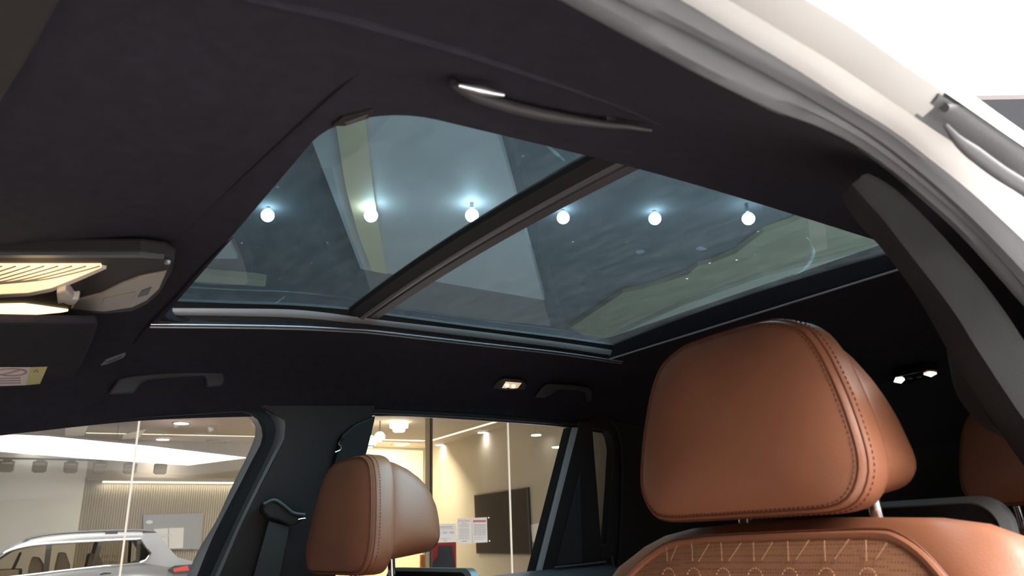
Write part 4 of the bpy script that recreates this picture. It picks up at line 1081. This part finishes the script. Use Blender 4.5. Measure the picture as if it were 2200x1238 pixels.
# television on the side wall
mat('tv_black', (0.035, 0.026, 0.024), rough=0.7, spec=0.1); mat('tv_frame', (0.02, 0.017, 0.016), rough=0.5)
tvp = [onw(u, v, WR - 0.045) for u, v in [(1018, 1064), (1133, 1047), (1140, 1192), (1023, 1190)]]
t = thing('television', 'large dark wall television on the beige side wall', 'television', np.mean(np.array(tvp), axis=0))
prism('casing', tvp, E1 * 0.044, 'tv_frame', t, bevel=0.006)
cc = np.mean(np.array(tvp), axis=0)
mk('screen', [cc + (p - cc) * 0.97 - E1 * 0.002 for p in tvp], [(0, 1, 2, 3)], 'tv_black', t, smooth=False)
for px, lab in (([(1140, 1128), (1172, 1121), (1175, 1162), (1144, 1166)], 'white square patch for a light reflection beside the dark television'), ([(927, 1077), (950, 1075), (950, 1098), (927, 1099)], 'small pale wall panel near the room corner')):  # white patch by the television is a light reflection built as a panel
    f = onw if px[0][0] > 1000 else (lambda u, v, k: ons(u, v, WD - 0.012))
    prism('wall_panel', [f(u, v, WR - 0.012) for u, v in px], (E1 if px[0][0] > 1000 else E2) * 0.011, 'poster_white', label=lab, cat='wall panel')
# security camera
p = ons(957, 966, WD - 0.5)
t = thing('security_camera', 'small dark security camera under the ceiling in the room corner', 'security camera', (p[0], p[1], p[2] - 0.1))
tube('arm', [(p[0], p[1], RZ), (p[0], p[1], p[2] + 0.02)], 0.02, 'spot_tan', t)
boxo('body', p, E1 * 0.05 - E2 * 0.03, E2 * 0.03 + E1 * 0.02, (0, 0, 0.03), 'spot_tan', t, bevel=0.008)
V, Fc = lathe_geo((p[0] + 0.05, p[1] - 0.05, p[2] - 0.02), [(0.0001, -0.045), (0.03, -0.04), (0.04, 0.0), (0.03, 0.02)], 16); mk('lens_dome', V, Fc, 'mullion_dark', t)
# banner stand behind the glass
mat('banner_red', (0.45, 0.03, 0.03), rough=0.6); mat('banner_navy', (0.045, 0.05, 0.07), rough=0.6); mat('orange_board', (0.9, 0.30, 0.06), rough=0.5)
BD = 10.0
t = thing('banner_stand', 'red banner stand with a navy centre behind the glass', 'banner', [*ons(957, 1200, BD)[:2], 0.0])
zb0 = 0.03
def bnr(px, off): return [ons(u, v, BD - off) for u, v in px]
top = bnr([(918, 1160), (980, 1158)], 0)
prism('banner_sheet', [top[0], top[1], np.array([top[1][0], top[1][1], zb0]), np.array([top[0][0], top[0][1], zb0])], E2 * 0.01, 'banner_red', t)
prism('banner_print', bnr([(941, 1174), (971, 1172), (975, 1200), (978, 1215), (978, 1260), (922, 1260), (926, 1212), (940, 1196)], 0.004), -E2 * 0.002, 'banner_navy', t)
cb_ = (top[0] + top[1]) / 2
boxo('foot', (cb_[0], cb_[1], 0.02), E1 * 0.25, E2 * 0.1, (0, 0, 0.02), 'mullion_dark', t, bevel=0.005)
q0, q1 = ons(905, 1192, 11.0), ons(918, 1194, 11.0)
prism('orange_sign', [q0, q1, np.array([q1[0], q1[1], 0]), np.array([q0[0], q0[1], 0])], E2 * 0.05, 'orange_board', label='slim orange standing board beside the dark mullion', cat='sign')
# notices on the glass
mat('paper', (0.86, 0.84, 0.83), rough=0.6); mat('ink_grey', (0.38, 0.36, 0.40), rough=0.7); mat('ink_red', (0.62, 0.13, 0.13), rough=0.7); mat('paper_table', (0.70, 0.69, 0.68), rough=0.7)
GD = PD - 0.012
def pg(u, v, o_=0.0): return ons(u, v, GD - o_)
def pline(par, u0, v0, u1, v1, h, m_):
    a, b = pg(u0, v0 - h / 2, 0.004), pg(u1, v1 - h / 2, 0.004); c, d = pg(u1, v1 + h / 2, 0.004), pg(u0, v0 + h / 2, 0.004)
    mk('print_line', [a, b, c, d], [(0, 1, 2, 3)], m_, par, smooth=False)
def ptext(par, s_, u, v, hpx, m_, wpx=None):
    cu = bpy.data.curves.new('print_text', 'FONT'); cu.body = s_; cu.align_x = 'CENTER'; cu.align_y = 'CENTER'; cu.size = 1.0
    ob = bpy.data.objects.new('print_text', cu); COL.objects.link(ob); bpy.context.view_layer.update()
    wd_, ht_ = max(ob.dimensions.x, 1e-3), max(ob.dimensions.y, 1e-3)
    me = bpy.data.meshes.new_from_object(ob); bpy.data.objects.remove(ob); bpy.data.curves.remove(cu)
    pm = np.linalg.norm(pg(u + 1, v) - pg(u, v))
    sx = (wpx * pm / wd_) if wpx else hpx * pm / ht_; sy = hpx * pm / ht_
    c = pg(u, v, 0.005); base = WL[par.name]
    V = [c + E1 * (q.co.x * sx) + np.array([0, 0, q.co.y * sy]) for q in me.vertices]
    Fc = [tuple(f.vertices) for f in me.polygons]; bpy.data.meshes.remove(me)
    return mk('print_text', V, Fc, m_, par, smooth=False)
def notice(px, label):
    t_ = thing('notice', label, 'notice', pg(*np.mean(np.array(px), axis=0)))
    prism('sheet', [pg(u, v, 0.002) for u, v in px], E2 * 0.002, 'paper', t_)
    return t_
t = notice([(920, 1127), (979.5, 1125), (980, 1165), (920, 1167)], 'white notice sheet with a phone number on the glass partition')
ptext(t, '012 - 3303 - 9468', 957, 1145, 4.2, 'ink_grey', 37)
pline(t, 942, 1132.8, 972, 1132.4, 1.6, 'ink_grey'); pline(t, 938, 1136.8, 974, 1136.4, 0.7, 'ink_grey'); pline(t, 945, 1158, 969, 1157.6, 0.8, 'ink_grey'); pline(t, 954, 1162, 960, 1161.9, 1.0, 'ink_red')
t = notice([(983, 1114.5), (1012.5, 1113.8), (1014, 1168), (982, 1169)], 'white notice sheet with a red heading and text lines on the glass')
ptext(t, '고객 안내사항', 997, 1120, 3.6, 'ink_red', 25)
for k, (wd_, c_) in enumerate([(12, 0), (22, 0), (20, 0), (21, 1), (23, 1), (22, 1), (23, 1), (23, 1), (24, 1), (24, 1)]):
    vv = 1125 + k * 3.5 + (1.5 if k > 2 else 0); pline(t, 997.5 - wd_ / 2, vv, 997.5 + wd_ / 2, vv, 0.9, 'ink_grey')
pline(t, 992, 1163.5, 1003, 1163, 1.2, 'ink_red')
t = notice([(1014.5, 1113.2), (1046, 1111.8), (1047.5, 1165.5), (1016, 1167)], 'white notice sheet with a red band and a table on the glass')
pline(t, 1016.5, 1120.3, 1044, 1119.8, 4.6, 'ink_red')
pline(t, 1019, 1120.3, 1042, 1119.8, 1.2, 'paper')
for k in range(3):
    a = 1018 + k * 9; pline(t, a, 1139, a + 8, 1138.6, 25, 'paper_table')
for k in range(5): pline(t, 1018, 1129 + 5 * k, 1044, 1128.6 + 5 * k, 0.6, 'ink_grey')
pline(t, 1019, 1155, 1044, 1154.6, 0.8, 'ink_grey'); pline(t, 1019, 1159, 1040, 1158.6, 0.8, 'ink_grey')
for k, (u, v) in enumerate(((1050, 1112.5), (1051.5, 1162.5))):
    c = pg(u, v); V, Fc = lathe_geo((0, 0, 0), [(0.0001, 0.012), (0.009, 0.009), (0.012, 0)], 12)
    mk('glass_pin', [c + E1 * q[0] + np.array([0, 0, q[1]]) - E2 * q[2] for q in V], Fc, 'chrome', label='small chrome fixing button on the glass at the %s corner of the table notice' % ('top', 'bottom')[k], cat='glass fixing', group='chrome buttons on the glass')

# =================================================================== SILVER SUV, A GLASS REFLECTION BUILT AS A SOLID CAR
SD, SWID = 12.6, 1.72
mat('suv_paint', (0.48, 0.485, 0.51), rough=0.28, metal=0.25, coat=0.6, var=(2, 0.02))
mat('suv_trim', (0.10, 0.10, 0.10), rough=0.4); mat('suv_seat', (0.30, 0.25, 0.19), rough=0.7); mat('tail_red', (0.75, 0.05, 0.05), rough=0.2, emit=((1, 0.15, 0.12), 0.25)); mat('tyre', (0.02, 0.02, 0.02), rough=0.8)
su = thing('reflected_suv', 'silver white sport utility car, a glass reflection built as a solid car', 'car', sp(ons(150, 1200, SD) @ E1, SD + SWID / 2, 0))
slab('plinth', ons(-420, 1200, SD) @ E1, ons(460, 1200, SD) @ E1, SD - 0.15, SD + SWID + 0.2, 0.0, 0.08, 'pale_panel', label='low pale display plinth under the silver car', cat='plinth')
def sv_(u, v, d=0.0): return ons(u, v, SD) + E2 * d
roofc = [(-90, 1243), (-40, 1213), (0, 1190), (21, 1176), (48, 1165), (94, 1155), (167, 1147.5), (251, 1145), (339, 1145)]
wtop = [(-86, 1247), (-36, 1217.5), (0, 1194), (21, 1182), (63, 1172), (113, 1167), (188, 1163), (272, 1159), (303, 1158)]
wbot = [(-84, 1252), (-30, 1246), (10, 1241), (42, 1237.6), (90, 1232), (125, 1227.5), (209, 1218), (272, 1212), (301, 1209)]
nn2 = 40
rcv = [sv_(u, v, 0.16) for u, v in spline(roofc, nn2)]; wtc = [sv_(u, v, 0.12) for u, v in spline(wtop, nn2)]; wbc = [sv_(u, v, 0.02) for u, v in spline(wbot, nn2)]
far = lambda c, inset: [p + E2 * (SWID - 2 * inset) for p in c]
crown = [(a + b) / 2 + np.array([0, 0, 0.05]) for a, b in zip(rcv, far(rcv, 0.16))]
loft('roof', [wtc, [p * 0.5 + q * 0.5 - E2 * 0.01 for p, q in zip(wtc, rcv)], rcv, [a * 0.6 + b * 0.4 + np.array([0, 0, 0.012]) for a, b in zip(rcv, crown)], crown, [a * 0.6 + b * 0.4 + np.array([0, 0, 0.012]) for a, b in zip(far(rcv, 0.16), crown)], far(rcv, 0.16), far(wtc, 0.12)], 'suv_paint', su)
def suv_side(name, px, d, th, m_, mirror=True):
    prism(name, [sv_(u, v, d) for u, v in px], E2 * th, m_, su)
    if mirror: prism(name, [sv_(u, v, SWID - d - th) for u, v in px], E2 * th, m_, su)
dpx = [(303, 1158), (309, 1146), (339, 1145), (347, 1156), (364, 1179), (383, 1199), (398, 1203), (412, 1207), (418, 1225), (420, 1250), (300, 1250), (301, 1209), (314, 1204.5), (324, 1190)]
suv_side('rear_pillar', dpx, 0.02, 0.14, 'suv_paint')
lowz = 0.08 + 0.32
lb = [sv_(u, v, 0.02) for u, v in spline(wbot, nn2)] + [sv_(360, 1218, 0.02), sv_(418, 1222, 0.02)]
sec = []
def body_sec(p):
    a = p - E2 * 0.0; z = p[2]
    o_ = []
    for dd, zz in ((0.0, z), (-0.05, z - 0.08), (-0.07, z - 0.3), (-0.05, z - 0.34), (-0.06, 0.75), (-0.02, lowz), (SWID / 2, lowz), (SWID, lowz), (SWID + 0.03, 0.75), (SWID + 0.03, z - 0.3), (SWID - 0.04, z)):
        q = a + E2 * dd; o_.append(np.array([q[0], q[1], zz]))
    return o_
hood = [sv_(-420, 1330, 0.06), sv_(-400, 1290, 0.05), sv_(-330, 1272, 0.03), sv_(-200, 1262, 0.02)]
loft('body', [body_sec(p) for p in hood + lb], 'suv_paint', su, caps=True, closed=True)
loft('window_glass', [wtc, wbc], 'suv_glass', su); loft('window_glass', [far(wtc, 0.12), far(wbc, 0.02)], 'suv_glass', su)
mk('window_glass', [sv_(303, 1158, 0.12), sv_(324, 1190, 0.05), sv_(314, 1204.5, 0.04), sv_(301, 1209, 0.02)], [(0, 1, 2, 3)], 'suv_glass', su, smooth=False)
tube('chrome_trim', [p - E2 * 0.012 for p in wtc] + [sv_(324, 1190, 0.0), sv_(314, 1204.5, 0.0), sv_(301, 1209, 0.0)], 0.016, 'chrome', su, seg=6)
tube('chrome_trim', [p - E2 * 0.02 for p in wbc], 0.010, 'chrome', su, seg=6)
rl = [(48, 1165), (63, 1156), (104, 1148), (167, 1143), (251, 1140), (313, 1140), (339, 1145)]
tube('roof_rail', [sv_(u, v, 0.17) for u, v in spline(rl, 24)], 0.016, 'dark_aluminium', su); tube('roof_rail', [sv_(u, v, SWID - 0.17) for u, v in spline(rl, 24)], 0.016, 'dark_aluminium', su)
for u in (241, 322): boxo('rail_foot', sv_(u, 1144, 0.17), E1 * 0.08, E2 * 0.02, (0, 0, 0.02), 'suv_trim', su)
for px in ([(100, 1166), (112, 1165.5), (104, 1230), (92, 1231)], [(214, 1160), (224, 1160), (205, 1219), (196, 1220)], [(296, 1158), (304, 1158), (301, 1209), (294, 1210)]):
    suv_side('window_post', px, 0.10, 0.03, 'suv_trim')
# tailgate: spoiler, rear glass, lamp
prism('spoiler', [sv_(335, 1145, 0.12), sv_(377, 1149.5, 0.12), sv_(347, 1155, 0.12), sv_(340, 1153, 0.12)], E2 * (SWID - 0.24), 'suv_paint', su)
mk('rear_glass', [sv_(347, 1156, 0.16), sv_(383, 1199, 0.10), sv_(383, 1199, SWID - 0.1), sv_(347, 1156, SWID - 0.16)], [(0, 1, 2, 3)], 'gloss_black', su, smooth=False)
prism('tailgate', [sv_(376, 1196, 0.04), sv_(420, 1208, 0.04), sv_(420, 1250, 0.04), sv_(376, 1250, 0.04)], E2 * (SWID - 0.08), 'suv_paint', su, bevel=0.03)
prism('tail_lamp', [sv_(360, 1224, -0.06), (sv_(374, 1216, -0.06)), sv_(412, 1213, -0.06), sv_(414, 1230, -0.06), sv_(372, 1233, -0.06)], E2 * 0.1, 'suv_trim', su)
prism('tail_lamp', [sv_(371, 1222, -0.065), sv_(402, 1215, -0.065), sv_(405, 1226, -0.065), sv_(373, 1229, -0.065)], E2 * 0.1, 'tail_red', su)
prism('door_handle', [sv_(211, 1233, -0.10), sv_(222, 1229, -0.10), sv_(239, 1230, -0.10), sv_(237, 1234, -0.10), sv_(216, 1237, -0.10)], E2 * 0.05, 'chrome', su, bevel=0.004)
prism('rear_wiper', [sv_(375, 1196, 0.7), sv_(387, 1203, 0.7), sv_(390, 1200, 0.7), sv_(378, 1193, 0.7)], E2 * 0.3, 'suv_trim', su)
# cabin of the SUV
for (u, w_, v0) in ((62, 26, 1196), (120, 28, 1186), (190, 30, 1188)):
    for dd in (0.3, 1.0):
        c0_ = sv_(u, v0, dd); c1_ = sv_(u + w_, 1250, dd)
        prism('suv_seat', [sv_(u + 6, v0, dd), sv_(u + w_ - 6, v0 + 1, dd), sv_(u + w_ + 4, 1215, dd), sv_(u + w_, 1255, dd), sv_(u - 6, 1255, dd), sv_(u - 2, 1220, dd)], E2 * 0.42, 'suv_seat', su, bevel=0.02)
wc = sv_(30, 1213, 0.45)
tube('steering_wheel', [wc + 0.15 * (math.cos(a) * E2 + math.sin(a) * np.array([0.25, 0, 0.95])) for a in np.linspace(0, 2 * math.pi, 24, endpoint=False)], 0.016, 'suv_trim', su, closed=True)
boxo('suv_dash', sv_(-10, 1243, 0.86), E1 * 0.25, E2 * 0.7, (0, 0, 0.1), 'suv_seat', su, bevel=0.03)
for u in (-330, 330):
    c = sv_(u, 1200, 0.0); z0 = 0.08 + 0.37
    for dd in (-0.04, SWID - 0.2):
        V = []; Fc = []
        pr = [(0.0001, 0.0), (0.2, 0.0), (0.23, 0.02), (0.24, 0.0), (0.35, 0.0), (0.37, 0.03), (0.37, 0.21), (0.35, 0.24)]
        V0, Fc = lathe_geo((0, 0, 0), pr, 28)
        mk('wheel', [np.array([c[0], c[1], z0]) + E1 * q[0] + np.array([0, 0, q[1]]) + E2 * (dd - 0.05 + q[2]) for q in V0], Fc, 'tyre', su)
# mirrored lettering on the SUV window
def stext(s_, u, v, hpx, wpx):
    cu = bpy.data.curves.new('window_lettering', 'FONT'); cu.body = s_; cu.align_x = 'CENTER'; cu.align_y = 'CENTER'
    ob = bpy.data.objects.new('window_lettering', cu); COL.objects.link(ob); bpy.context.view_layer.update()
    wd_, ht_ = max(ob.dimensions.x, 1e-3), max(ob.dimensions.y, 1e-3)
    me = bpy.data.meshes.new_from_object(ob); bpy.data.objects.remove(ob); bpy.data.curves.remove(cu)
    c = sv_(u, v, -0.03); pm = np.linalg.norm(sv_(u + 1, v) - sv_(u, v))
    V = [c - E1 * (q.co.x * wpx * pm / wd_) + np.array([0, 0, q.co.y * hpx * pm / ht_]) for q in me.vertices]
    mk('window_lettering', V, [tuple(f.vertices) for f in me.polygons], 'lettering', su, smooth=False); bpy.data.meshes.remove(me)
mat('lettering', (0.05, 0.03, 0.025), rough=0.6)
stext('고우 가페스', 235, 1196.5, 6, 36)
stext('텔레뱅 디크', 235, 1209.5, 6, 35)
